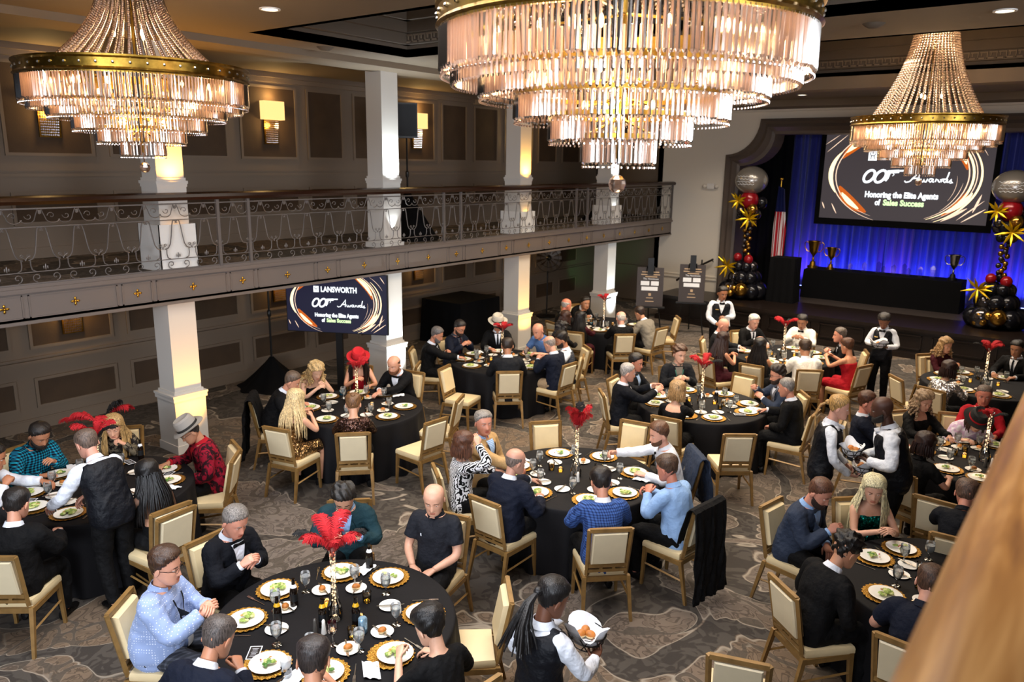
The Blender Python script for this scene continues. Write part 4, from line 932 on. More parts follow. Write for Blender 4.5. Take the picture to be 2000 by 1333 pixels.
def person(label, u=None, v=None, face=None, seat=True, fem=False, s=None, lean=10, twist=0, roll=0, yaw=0, pitch=15, fat=0., armL='table', armR='table', skin='c98f6e', hair=('short', '2a1d15', .012), beard=None,
           top=('jacket', 'm_black'), under='m_white', neck=None, bottom='m_black', sleeve=1., glasses=False, hat=None, shoes='m_shoe', extra=(), lips=None, xy=None, group=None, desc='', cat='person', handz=0.):
    sp = dict(seat=seat, fem=fem, s=s or (.95 if fem else 1.), lean=lean, twist=twist, roll=roll, fat=fat); s = sp['s']
    S = spine(sp)
    # head frame
    nk, nx, ny, nu = S(.575 * s); pit = math.radians(pitch); yw = math.radians(yaw)
    fx = np.array([math.cos(math.radians(twist) + yw), math.sin(math.radians(twist) + yw), 0.]); rr = math.radians(roll) * .6
    f0 = np.array([-fx[1], fx[0], 0.]); up0 = np.array([0, 0, 1.]); hf = f0 * math.cos(pit) - up0 * math.sin(pit); hu = np.cross(fx, hf)
    hc = nk + hu * .100 * s + hf * .022 * s
    hs = 1.13 * (0.965 if fem else 1.0)
    T = lambda V: hc + hs * (1.07 * np.asarray(V)[:, 0:1] * fx + np.asarray(V)[:, 1:2] * hf + np.asarray(V)[:, 2:3] * .97 * hu)
    if xy is None:
        tgt = at(u, v, hc[2])
    else: tgt = np.array([xy[0], xy[1], hc[2]])
    # facing
    if face[0] == 'tab':
        tc = TC[face[1]]; F0 = math.atan2(tc[1] - tgt[1], tc[0] - tgt[0]) + math.radians(face[2])
    else:  # relative to the view line: 0 away, 90 right, 180 to camera
        F0 = math.atan2(tgt[1], tgt[0]) - math.radians(face[1])
    rz = F0 - PI / 2; c_, s_ = math.cos(rz), math.sin(rz)
    hxy = np.array([c_ * hc[0] - s_ * hc[1], s_ * hc[0] + c_ * hc[1]]); loc = (tgt[0] - hxy[0], tgt[1] - hxy[1], 0)
    root = thing('person', label, cat, loc, rz, group)
    skinm = mat('skin_' + skin, skin, .48, bump=.06, bscale=90, var=.05, vscale=25, Subsurface_Weight=.0)
    lipm = mat('lips_' + (lips or skin), lips or tuple(min(1, x * y) for x, y in zip(lin(skin), (.75, .48, .48))), .4)
    browm = mat('brow_' + hair[1], hair[1] if hair[0] not in ('none',) else '6b5140', .8)
    if hair[0] in ('bob', 'long') or hair[0] == 'none': browm = mat('brow_brown', '5b4030', .8)
    B = MB(); o = 0
    B.loft(torso_rings(S, sp, -.13, .505, -.004))
    limb(B, [S(.44 * s)[0], S(.50 * s)[0], S(.55 * s)[0], hc - hu * .03 - hf * .022], [.065, .056 * s, .053 * s, .052 * s], 14)
    arms = {}
    for sd, nm in ((-1, armL), (1, armR)):
        p, x, y, up = S(.435 * s); Sh = p + sd * x * (.172 if not fem else .150) * s + up * .005
        if isinstance(nm, str): lx, fy, z, pal, curl = ARMS[nm]; lx *= sd
        else: lx, fy, z, pal, curl = nm
        zz = z if seat else z
        Tg = np.array([lx, fy, zz + handz]); pole = np.array([sd * .75, -.35, -.8]); 
        if z > 1.0 and seat: pole = np.array([sd * .5, .1, -1.])
        E_, W_ = ik(Sh, Tg, .285 * s, .255 * s, pole); arms[sd] = (Sh, E_, W_, pal, curl, x)
        fa = (1 + fat * .3) * (.84 if fem else 1.)
        limb(B, [Sh - sd * x * .05 - up * .01, Sh, (Sh + E_) / 2, E_, E_ * .6 + W_ * .4, W_], [.055 * fa, .058 * fa, .047 * fa, .038 * fa, .038 * fa, .026 * (fa + .1)], 12)
    legs = {}
    for sd in (-1, 1):
        Hc = S(0)[0] + np.array([sd * .09 * s, 0, -.01])
        if seat: K = Hc + np.array([sd * .07, .43 * s, -.015]); A = np.array([K[0] * 1.05, K[1] - .05, .085])
        else: K = Hc + np.array([sd * .015, .035, -.42 * s]); A = np.array([Hc[0] * 1.15, -.02 + sd * .05, .085])
        legs[sd] = (Hc, K, A); limb(B, [Hc, (Hc + K) / 2, K, K * .6 + A * .4, A, A + (0, .0, -.05)], [.088 * s, .078 * s, .056, .053, .036, .034], 12)
    body = B.build('body', skinm, root); jobs = [(body, .011)]
    # garments
    kind, tm = top; tmat = CM(tm)
    G = MB(); gof = {'jacket': .021, 'shirt': .012, 'polo': .012, 'vest': .012, 'dress': .008, 'tank': .008, 'blouse': .012, 'sheer': .009, 'offsh': .010}[kind]
    t1 = {'dress': .385, 'tank': .40, 'offsh': .425, 'sheer': .16}.get(kind, .495); t0 = -.15 if kind in ('jacket',) else -.10
    if kind == 'offsh': t1 = .40
    G.loft(torso_rings(S, sp, t0, t1, gof, flare=.015 if kind in ('jacket', 'dress') else 0))
    sl = {'dress': 0, 'tank': 0, 'polo': .42, 'sheer': 0}.get(kind, 1.) * sleeve
    for sd in (-1, 1):
        Sh, E_, W_, pal, curl, x = arms[sd]; fa = (1 + fat * .3) * (.84 if fem else 1.); g2 = gof * (.85 if kind == 'jacket' else .9) + .002
        if sl > 0:
            up = S(.43 * s)[3]
            if sl >= .9: W2 = W_ - (W_ - E_) * (.10 if kind == 'jacket' else .02); limb(G, [Sh - sd * x * .06 - up * .01, Sh, (Sh + E_) / 2, E_, E_ * .5 + W2 * .5, W2], [.058 * fa, .062 * fa, .050 * fa, .043 * fa, .040 * fa, .033 * fa], 14, off=g2)
            else:
                E2 = Sh + (E_ - Sh) * min(1, sl * 1.6); limb(G, [Sh - sd * x * .06 - up * .01, Sh, (Sh + E2) / 2, E2], [.058 * fa, .060 * fa, .054 * fa, .052 * fa], 14, off=g2 + .004)
        elif kind == 'tank' or kind == 'dress':
            p, xx, yy, uu = S(.44 * s); q = p + sd * xx * .085 * s
            limb(G, [q - uu * .10 * s + yy * (.085 if sd else 0) * s, q + uu * .03 * s + yy * .02 * s, q - uu * .08 * s - yy * .085 * s], [.014, .016, .014], 8)
    if kind in ('dress', 'offsh') and bottom == 'same':
        for sd in (-1, 1):
            Hc, K, A = legs[sd]; limb(G, [Hc, (Hc + K) / 2, K + (0, -.03, 0) if seat else K], [.10 * s, .092 * s, .078 if seat else .10], 12, off=.004)
    gname = {'jacket': 'jacket', 'shirt': 'shirt', 'polo': 'polo_shirt', 'vest': 'shirt', 'dress': 'dress', 'tank': 'top', 'blouse': 'blouse', 'sheer': 'dress', 'offsh': 'blouse'}[kind]
    gar = G.build(gname, CM(under) if kind == 'vest' else tmat, root); jobs.append((gar, .012)); front = gar
    if kind == 'sheer':
        G = MB(); G.loft(torso_rings(S, sp, .24, .47, .006))
        for sd in (-1, 1):
            Sh, E_, W_, pal, curl, x = arms[sd]; limb(G, [Sh - sd * x * .05, Sh, (Sh + E_) / 2, E_, (E_ + W_) / 2, W_], [.052, .055, .043, .036, .034, .026], 12, off=.004)
        g_ = G.build('sheer_yoke', CM('m_sheer'), root); jobs.append((g_, .011))
    if kind == 'vest':
        G = MB(); G.loft(torso_rings(S, sp, -.12, .462, .029)); 
        for sd in (-1, 1):
            p, xx, yy, uu = S(.46 * s); q = p + sd * xx * .094 * s - uu * .008; limb(G, [q - uu * .1 * s + yy * .06 * s, q + uu * .04 * s, q - uu * .1 * s - yy * .06 * s], [.056, .058, .056], 12)
        ve = G.build('waistcoat', tmat, root); jobs.append((ve, .012)); front = ve
    if not (kind in ('dress', 'sheer', 'offsh') and bottom == 'same'):
        G = MB(); bt = CM(bottom if bottom != 'same' else tm); G.loft(torso_rings(S, sp, -.135, .06, .006))
        for sd in (-1, 1):
            Hc, K, A = legs[sd]; limb(G, [Hc, (Hc + K) / 2, K, K * .5 + A * .5, A + (0, 0, .0)], [.098 * s, .088 * s, .070, .062, .052], 12, off=.006)
        if kind == 'sheer':
            for sd in (-1, 1): pass
        tr = G.build('skirt' if fem and kind in ('sheer',) else 'trousers', bt, root); jobs.append((tr, .013))
    for sd in (-1, 1):
        Hc, K, A = legs[sd]; G = MB(); a = np.linspace(0, 2 * PI, 12, endpoint=False)
        G.loft([np.c_[A[0] + w_ * np.cos(a), A[1] + y + 0 * a, np.maximum(.004, h * .5 + h * .5 * np.sin(a) + .003)] for y, w_, h in ((-.075, .022, .05), (-.065, .034, .085), (0, .038, .095), (.06, .044, .07), (.13, .044, .05), (.175, .032, .04), (.19, .012, .025))])
        G.build('shoe', CM(shoes), root)
    PEOPLE.append(dict(root=root, S=S, s=s, sp=sp, jobs=jobs, body=body, skin=[skinm, lipm, M_eye, M_iris, browm], T=T, arms=arms, fem=fem, fat=fat, hair=hair, beard=beard, kind=kind, tm=tm, under=under, neck=neck, glasses=glasses, hat=hat, front=front, hc=hc, hf=hf, hu=hu, fx=fx, extra=extra, seed=len(PEOPLE), seat=seat, gof=gof, gar=gar))
    return root, loc, rz
M_eye = mat('eye_white', 'e8e2da', .25); M_iris = mat('iris', '2a1a10', .2)
# ---- cloth materials
def weave(t, sc=320, s=.25):
    v = coord(t); n = noise(t, v, sc, 2); bump(t, n.outputs['Fac'], s, .002); return v
CMD = {}
def CM(n):
    if n in _M: return _M[n]
    if n in CMD: c = CMD[n]
    t = nmat(n); t.b.inputs['Roughness'].default_value = .8
    t.b.inputs['Specular IOR Level'].default_value = .2
    base, kind = CMD[n][0], CMD[n][1] if len(CMD[n]) > 1 else 'plain'
    P(t, base)
    if kind in ('plain', 'satin'): 
        v = coord(t); a = noise(t, v, 9, 3, .6); b = noise(t, v, 300, 1); h = mmath(t, 'ADD', mmath(t, 'MULTIPLY', a.outputs['Fac'], 1.6), mmath(t, 'MULTIPLY', b.outputs['Fac'], .08)); bump(t, h, .55, .03)
        if kind == 'satin': t.b.inputs['Roughness'].default_value = .5
        pass
    elif kind in ('plaid', 'check'):
        c2, c3, sc = CMD[n][2:5]; v = coord(t); sx = t.n('ShaderNodeSeparateXYZ'); t.l(v, sx.inputs[0]); out = None
        def band(src, f, w, off=0.): return mmath(t, 'LESS_THAN', mmath(t, 'FRACT', mmath(t, 'MULTIPLY_ADD', src, f, 50.3 + off)), w)
        xx = mmath(t, 'ADD', sx.outputs[0], mmath(t, 'MULTIPLY', sx.outputs[1], .6)); 
        a = band(xx, sc, .42); b = band(sx.outputs[2], sc, .42); s_ = mmath(t, 'MULTIPLY', mmath(t, 'ADD', a, b), .5); r = ramp(t, [(0, base), (.45, c2), (.9, c3)], 'CONSTANT'); t.l(s_, r.inputs[0]); c = r.outputs[0]
        t.l(c, t.b.inputs['Base Color'])
    elif kind == 'dots':
        v = coord(t, scale=(CMD[n][3],) * 3); w_ = t.n('ShaderNodeTexVoronoi'); t.l(v, w_.inputs['Vector']); w_.inputs['Randomness'].default_value = .15; w_.inputs['Scale'].default_value = 1
        r = ramp(t, [(0, CMD[n][2]), (.22, CMD[n][2]), (.26, base)]); t.l(w_.outputs['Distance'], r.inputs[0]); t.l(r.outputs[0], t.b.inputs['Base Color'])
    elif kind == 'zebra':
        v = coord(t); n_ = noise(t, v, 6, 2); wv = t.n('ShaderNodeTexWave'); wv.inputs['Scale'].default_value = 16; wv.inputs['Distortion'].default_value = 9; wv.inputs['Detail'].default_value = 1.5; wv.inputs['Detail Scale'].default_value = 1.2; t.l(v, wv.inputs['Vector'])
        r = ramp(t, [(.45, base), (.52, CMD[n][2])]); t.l(wv.outputs['Fac'], r.inputs[0]); t.l(r.outputs[0], t.b.inputs['Base Color'])
    elif kind == 'blotch':
        v = coord(t); n_ = noise(t, v, CMD[n][3], 3, .6, 1.5); r = ramp(t, [(.46, base), (.54, CMD[n][2])]); t.l(n_.outputs['Fac'], r.inputs[0]); t.l(r.outputs[0], t.b.inputs['Base Color'])
    elif kind == 'sequin':
        v = coord(t, scale=(85,) * 3); w_ = t.n('ShaderNodeTexVoronoi'); t.l(v, w_.inputs['Vector']); w_.inputs['Scale'].default_value = 1
        ge = t.n('ShaderNodeNewGeometry'); vm = t.n('ShaderNodeVectorMath'); vm.operation = 'MULTIPLY_ADD'; t.l(w_.outputs['Color'], vm.inputs[0]); vm.inputs[1].default_value = (1.1, 1.1, 1.1); t.l(ge.outputs['Normal'], vm.inputs[2])
        v2 = t.n('ShaderNodeVectorMath'); v2.operation = 'SUBTRACT'; t.l(vm.outputs[0], v2.inputs[0]); v2.inputs[1].default_value = (.55, .55, .55)
        v3 = t.n('ShaderNodeVectorMath'); v3.operation = 'NORMALIZE'; t.l(v2.outputs[0], v3.inputs[0]); t.l(v3.outputs[0], t.b.inputs['Normal'])
        t.b.inputs['Metallic'].default_value = .9; t.b.inputs['Roughness'].default_value = .25
    elif kind == 'sheer':
        tp = t.n('ShaderNodeBsdfTransparent'); mx = t.n('ShaderNodeMixShader'); mx.inputs[0].default_value = .55; t.l(tp.outputs[0], mx.inputs[1]); t.l(t.b.outputs[0], mx.inputs[2]); t.l(mx.outputs[0], t.out.inputs[0])
    return t.m
CMD.update(m_black=('060608',), m_white=('dfe4ee',), m_navy=('0e1424',), m_navy2=('090c14',), m_charcoal=('16181d',), m_grayblue=('2d3648',), m_gray=('7d776c',), m_tan=('b08f62',), m_teal=('16323a',), m_polo=('1c1e25',),
    m_lblue=('8fb0dc',), m_bpolo=('5273a8',), m_red=('a31220',), m_wine=('3a0b16',), m_khaki=('9a8468',), m_shoe=('0a0808', 'satin'), m_vest=('101218', 'satin'), m_ivory=('f1eee6',), m_scarf=('8f8f96', 'blotch', '3c3c44', 30),
    m_plaid=('06121c', 'plaid', '0d5a78', '18a0b8', 34), m_bplaid=('40609e', 'check', '2c447c', '1a2a50', 42), m_check=('6f9fd8', 'check', '9fc0e8', 'e8eef6', 60), m_zebra=('e9e9ec', 'zebra', '0b0b0d'), m_dots=('93a5cd', 'dots', 'd6deee', 52),
    m_paisley=('22060f', 'blotch', '8a0f28', 11), m_camo=('1b1512', 'blotch', '6c6250', 16), m_seqg=('9a7a52', 'sequin'), m_seqb=('4a3630', 'sequin'), m_seqt=('0d6a62', 'sequin'), m_seqs=('cfcfd4', 'sequin'), m_sheer=('0a0a0c', 'sheer'), m_feather=('eae4ea', 'blotch', 'd9b8d6', 14), m_purple=('3b2c52', 'blotch', '171326', 20), m_khv=('2a2c33', 'check', '3a3d46', '50535c', 30))
FATX = [0.]
def snap(bvh, S, s, x, t, sgn=1, off=.004):
    p, ax, ay, au = S(t * s); o_ = p + ax * x + sgn * ay * (.20 + FATX[0])
    h, n, i, d = bvh.ray_cast(Vector(o_), Vector(-sgn * ay)); 
    if h is None: return p + ax * x + sgn * ay * (.13 + off)
    return np.array(h) + sgn * ay * off
def patch(mb, bvh, S, s, L, R, t0, t1, nt=14, nx=5, off=.004, mi=0, sgn=1):
    V = []
    for i in range(nt):
        f = i / (nt - 1); t = t0 + (t1 - t0) * f; a, b = L(f), R(f)
        for j in range(nx): V.append(snap(bvh, S, s, a + (b - a) * j / (nx - 1), t, sgn, off))
    V = np.array(V).reshape(nt, nx, 3)
    V[1:-1] = .5 * V[1:-1] + .25 * (V[:-2] + V[2:])
    mb.add(V.reshape(-1, 3), [(i * nx + j, i * nx + j + 1, (i + 1) * nx + j + 1, (i + 1) * nx + j) for i in range(nt - 1) for j in range(nx - 1)], mi)
def finish_people():
    for p in PEOPLE:
        for o, vs in p['jobs']:
            md = o.modifiers.new('r', 'REMESH'); md.mode = 'VOXEL'; md.voxel_size = vs
            ms = o.modifiers.new('s', 'SMOOTH'); ms.factor = .5; ms.iterations = 4
    bpy.context.view_layer.update(); dg = bpy.context.evaluated_depsgraph_get()
    out = []
    for p in PEOPLE:
        for o, vs in p['jobs']: out.append((o, bpy.data.meshes.new_from_object(o.evaluated_get(dg))))
    for o, me in out:
        mats = [m for m in o.data.materials]; old = o.data; o.modifiers.clear(); nm = old.name; o.data = me; me.materials.clear()
        for m in mats: me.materials.append(m)
        bpy.data.meshes.remove(old)
    for p in PEOPLE:
        r = np.random.RandomState(p['seed'] + 11)
        for o, vs in p['jobs']:
            me = o.data; n = len(me.vertices); co = np.empty(n * 3); me.vertices.foreach_get('co', co); co = co.reshape(-1, 3)
            if o is not p['body']:
                no = np.empty(n * 3); me.vertices.foreach_get('normal', no); no = no.reshape(-1, 3); d = np.zeros(n)
                for k in range(7):
                    q = r.randn(3) * (18 + 8 * k) ; q[2] *= .8; d += np.sin(co @ q + r.rand() * 6 + 1.5 * np.sin(co @ (r.randn(3) * 14))) * (.0018 if k < 4 else .0010)
                co = co + no * d[:, None]; me.vertices.foreach_set('co', co.ravel())
            me.polygons.foreach_set('use_smooth', [True] * len(me.polygons)); me.update()
        # body + head + hands in one mesh
        me = p['body'].data; mb = MB(); n = len(me.vertices); co = np.empty(n * 3); me.vertices.foreach_get('co', co)
        mb.add(co.reshape(-1, 3), [tuple(f.vertices) for f in me.polygons], 0)
        head_mb(mb, p['T'], p['fem'], p['fat'])
        for sd, (Sh, E_, W_, pal, curl, x) in p['arms'].items():
            d = (W_ - E_); d /= np.linalg.norm(d); inward = np.array([-sd, 0, 0.])
            n_ = {'d': np.array([0, 0, -1.]) + .2 * inward, 'i': inward * .8 + np.array([0, 0, -.45]), 'u': np.array([0, 0, .9]) + .4 * inward, 'f': np.array([0, -1., .2])}[pal]
            d2 = d + inward * .25 + np.array([0, .25 if pal != 'f' else 0, -.1 if pal == 'd' else .15]); lat = np.cross(d2, n_)
            side = 1 if lat @ inward + lat[2] * (.6 if pal == 'i' else 0) > 0 else -1
            hand_mb(mb, W_, d2, n_, side, curl, p['s'] * (1.0 if not p['fem'] else .92))
        me2 = mb.mesh('body', p['skin'], True); p['body'].data = me2; bpy.data.meshes.remove(me)
        root = p['root']; S = p['S']; s = p['s']; kind = p['kind']; FATX[0] = .06 * p['fat'] + (.03 if kind == 'vest' else 0)
        fr = p['front'].data; bvh = BVHTree.FromPolygons([v.co[:] for v in fr.vertices], [tuple(f.vertices) for f in fr.polygons])
        Cw = CM(p['under']); neck = p['neck']
        if kind in ('jacket', 'vest'):
            tb = .17 if kind == 'jacket' else .27; w0 = .062 if kind == 'jacket' else .07
            m = MB(); patch(m, bvh, S, s, lambda f: -w0 * f ** .85 * s, lambda f: w0 * f ** .85 * s, tb, .49, nt=26, nx=9, off=.008); m.build('shirt_front', Cw, root)
            if kind == 'jacket':
                m = MB()
                for sd in (-1, 1):
                    g = lambda f: sd * (w0 * f ** .85 - .002) * s; h_ = lambda f: sd * (w0 * f ** .85 + .052 * math.sin(min(1, f * 1.15) * PI) ** .7 * (1 if f < .8 else .8) + .006) * s
                    patch(m, bvh, S, s, (g if sd > 0 else h_), (h_ if sd > 0 else g), tb, .485, nt=26, nx=6, off=.014)
                m.build('lapels', CM(p['tm']), root)
        if kind in ('jacket', 'vest', 'shirt', 'polo'):
            cm = CM(p['tm']) if kind in ('shirt', 'polo') else Cw
            m = MB(); pc, x, y, up = S(.515 * s); a = np.linspace(-PI / 2 + .45, 1.5 * PI - .45, 22) + PI; rings = []
            for k, (dz, rr) in enumerate(((-.022, .074), (.0, .068), (.022, .0615), (.026, .064), (.0, .072), (-.020, .080))):
                z0 = dz - .016 * np.maximum(0, np.sin(a)) ; rings.append(pc + up * .002 + (rr * s * np.cos(a))[:, None] * x + (rr * 1.06 * s * np.sin(a))[:, None] * y + z0[:, None] * up)
            a = np.linspace(PI / 2 + .35, PI / 2 + 2 * PI - .35, 22); rings = []
            for k, (dz, rr) in enumerate(((-.022, .074), (.0, .068), (.022, .0615), (.026, .065), (.0, .074), (-.020, .083))):
                z0 = dz - .020 * np.maximum(0, np.sin(a)); rings.append(pc + (rr * s * np.cos(a))[:, None] * x + (rr * 1.05 * s * np.sin(a))[:, None] * y + z0[:, None] * up)
            m.loft(rings, cap=(False, False), closed=False); m.build('collar', cm, root)
            if kind == 'jacket':
                m = MB(); rings = []
                for dz, rr in ((-.045, .10), (-.012, .083), (.004, .079), (.002, .086), (-.03, .102)):
                    a = np.linspace(PI / 2 + 1.0, PI / 2 + 2 * PI - 1.0, 20); rings.append(S(.495 * s)[0] + (rr * s * np.cos(a))[:, None] * x + (rr * 1.0 * s * np.sin(a))[:, None] * y + (dz + 0 * a)[:, None] * up)
                m.loft(rings, cap=(False, False), closed=False); m.build('jacket_collar', CM(p['tm']), root)
        if kind == 'jacket':
            for sd, (Sh, E_, W_, pal, curl, x) in p['arms'].items():
                m = MB(); d = (W_ - E_) / np.linalg.norm(W_ - E_); fa = (1 + p['fat'] * .3) * (.84 if p['fem'] else 1); m.tube([W_ - d * .045, W_ - d * .02, W_ - d * .004, W_ - d * .01], [.034 * fa, .036 * fa, .036 * fa, .03 * fa], 14); m.build('cuff', Cw, root)
        if neck:
            for nk in ([neck] if isinstance(neck, str) else neck):
                kd, col = nk.split(':'); m = MB(); cm = CM(col) if col.startswith('m_') else mat('neckwear_' + col, col, .5)
                if kd == 'tie':
                    patch(m, bvh, S, s, lambda f: -(.030 - .018 * f) * s, lambda f: (.030 - .018 * f) * s, .10 if kind != 'jacket' else .16, .475, nt=24, nx=4, off=.019); m.ball(snap(bvh, S, s, 0, .475, 1, .016), (.017, .012, .017), 8, 6); m.build('tie', cm, root)
                if kd == 'bow':
                    c = snap(bvh, S, s, 0, .482, 1, .022); x = S(.485 * s)[1]; y = S(.485 * s)[2]; u_ = S(.485 * s)[3]
                    for sd in (-1, 1):
                        a = np.linspace(0, 2 * PI, 8, endpoint=False); m.loft([c + sd * x * q + (h * np.sin(a))[:, None] * u_ + (.008 * np.cos(a))[:, None] * y for q, h in ((.0, .008), (.02, .018), (.048, .024), (.052, .020))])
                    m.ball(c, .011, 8, 6); m.build('bow_tie', cm, root)
                if kd in ('lany', 'lanyb'):
                    for sd in (-1, 1): patch(m, bvh, S, s, lambda f: sd * (.004 + .06 * f) * s - .008, lambda f: sd * (.004 + .06 * f) * s + .008, .17, .455, nx=3, off=.018)
                    m.build('lanyard', cm, root); m = MB(); patch(m, bvh, S, s, lambda f: -.042, lambda f: .042, .06, .165, nt=4, nx=4, off=.020); m.build('name_badge', M['napkin'], root, label='white name badge')
                if kd == 'tag': patch(m, bvh, S, s, lambda f: .06, lambda f: .12, .345, .362, nt=3, nx=3, off=.010); m.build('name_tag', mat('name_tag_gold', 'd8b46a', .4), root)
                if kd == 'square': patch(m, bvh, S, s, lambda f: .085, lambda f: .085 + .035 * f + .012, .33, .372, nt=4, nx=3, off=.012); m.build('pocket_square', M['napkin'], root)
                if kd == 'logo': patch(m, bvh, S, s, lambda f: .078, lambda f: .092, .335, .36, nt=3, nx=3, off=.005); m.build('chest_logo', cm, root)
                if kd == 'scarf':
                    for sd in (-1, 1): patch(m, bvh, S, s, lambda f: sd * (.03 + .04 * f) * s - .028, lambda f: sd * (.03 + .04 * f) * s + .028, .08, .49, nx=5, off=.02)
                    m.build('scarf', cm, root)
        # hair
        style, hcolr, th = p['hair'][:3]; T = p['T']
        if style != 'none':
            hm = nmat('hair_' + hcolr)
            if hm:
                v = coord(hm, scale=(1, 1, .12)); n_ = noise(hm, v, 160, 2); L = lin(hcolr); rp = ramp(hm, [(.35, tuple(x * .4 for x in L)), (.65, tuple(min(1, x * 1.7) for x in L))]); hm.l(n_.outputs['Fac'], rp.inputs[0]); hm.l(rp.outputs[0], hm.b.inputs['Base Color']); hm.b.inputs['Roughness'].default_value = .45; bump(hm, n_.outputs['Fac'], .6, .006)
            hm = _M['hair_' + hcolr]; m = MB(); base = {'pony': 'short', 'dreads': 'short', 'bun': 'short', 'curly': 'bob', 'wavy': 'short'}.get(style, style)
            hair_mb(m, T, base, th * 1.15, p['seed'], p['fem'], p['fat'], {'curly': .55, 'wavy': .45, 'buzz': .05}.get(style, .16))
            hcx, hf, hu, fx = p['hc'], p['hf'], p['hu'], p['fx']
            if style in ('long', 'curly', 'bob'):
                Lg = {'long': .36, 'curly': .10, 'bob': .07}[style]; nS = {'long': 88, 'curly': 44, 'bob': 64}[style]
                for k in range(nS):
                    an = PI * (.30 if style != 'long' else .33) + (2 * PI - PI * .6) * (k + .5) / nS if True else 0
                    r0 = .074 + r.rand() * .018; cx_, cy_ = math.sin(an) * r0, math.cos(an) * (r0 + .015) - .008
                    st = T(np.array([[cx_, cy_, .01 - .03 * r.rand()], [cx_ * 1.08, cy_ * 1.06, -.06]])); pts = [st[0], st[1]]; L = Lg * (.72 + .5 * r.rand()); ns = 6
                    for j in range(1, ns + 1):
                        q = pts[-1] + np.array([0, 0, -L / ns]) + (r.randn(3) * (.010 if style == 'curly' else .0015)); 
                        # keep outside the torso
                        for tt in np.linspace(.2, .5, 7):
                            pc, x, y, up = S(tt * s); e = q - pc; h_ = e @ up
                            if abs(h_) < .04:
                                lx, ly = e @ x, e @ y; rx, ry = .155 * s + .02, .115 * s + .035; rr = math.hypot(lx / rx, ly / ry)
                                if rr < 1 and rr > 1e-3 and h_ < .02: q = pc + up * h_ + x * lx / rr + y * ly / rr
                        pts.append(q)
                    pts = np.array(pts)
                    for _ in range(2 if style != 'curly' else 0): pts[1:-1] = .5 * pts[1:-1] + .25 * (pts[:-2] + pts[2:])
                    n2 = len(pts); m.tube(pts, [.014] + [.0135 * (1 - .55 * i / n2) for i in range(1, n2 - 1)] + [.002], 6, flat=.6)
                    if style == 'curly':
                        for q in pts[1:]: m.ball(q + r.randn(3) * .006, .014, 6, 4)
            if style in ('pony', 'dreads'):
                c0 = T(np.array([[0, -.105, .03]]))[0]; m.ball(c0, .03, 8, 6); n_s = 40 if style == 'dreads' else 14
                for k in range(n_s):
                    a_ = r.rand() * 2 * PI; sp_ = (.13 if style == 'dreads' else .03) * math.sqrt(r.rand()); e = np.array([math.cos(a_) * sp_, -.10 - .17 * r.rand() * (style == 'dreads'), -.26 - .06 * r.rand()]); 
                    P3 = [c0, c0 + e * .2 + np.array([0, -.05, .02]), c0 + e * .5 + np.array([0, -.06, 0]), c0 + e]; m.tube(P3, [.011, .010, .009, .005], 6)
            if style == 'bun': m.ball(T(np.array([[0, -.07, .10]]))[0], (.035, .035, .03), 10, 7)
            m.build('hair', hm, root)
        if p['beard']:
            m = MB(); hair_mb(m, T, 'beard', .012 if p['beard'] != 'stubble' else .003, 3, p['fem'], p['fat']); bc = p['beard'] if p['beard'] != 'stubble' else p['hair'][1]; m.build('beard', mat('beard_' + bc, bc, .8, bump=.5, bscale=150), root)
        if p['glasses']:
            m = MB()
            for sd in (-1, 1):
                a = np.linspace(0, 2 * PI, 13); m.tube(T(np.c_[sd * .032 + .022 * np.cos(a), .102 - .10 * np.abs(.022 * np.cos(a) + 0) * 1., .001 + .016 * np.sin(a)]), .0018, 5)
                m.tube(T(np.array([[sd * .054, .100, .006], [sd * .074, .06, .006], [sd * .078, -.005, .003]])), .002, 5)
            m.tube(T(np.array([[-.010, .106, .004], [.010, .106, .004]])), .002, 5); m.build('glasses', M['blackp'], root)
        if p['hat']:
            hc_, band = p['hat']; m = MB(); a = np.linspace(0, 2 * PI, 32, endpoint=False)
            def hr(rx, ry, z, wob=0.): return T(np.c_[rx * np.cos(a), ry * np.sin(a) - .005, z + wob * np.cos(2 * a)])
            m.loft([hr(.085, .10, .045), hr(.145, .155, .048, .012), (hr(.15, .16, .053, .014)), hr(.092, .108, .060), hr(.088, .104, .10), hr(.080, .096, .15), hr(.062, .08, .168), hr(.03, .05, .155)], cap=(False, True)); m.build('hat', mat('hat_' + hc_, hc_, .8, bump=.1), root)
            m = MB(); m.loft([hr(.0935, .1095, .060), hr(.092, .108, .085)], cap=(False, False)); m.build('hat_band', mat('hatband_' + band, band, .7), root)
        for fn in p['extra']: fn(p, bvh)
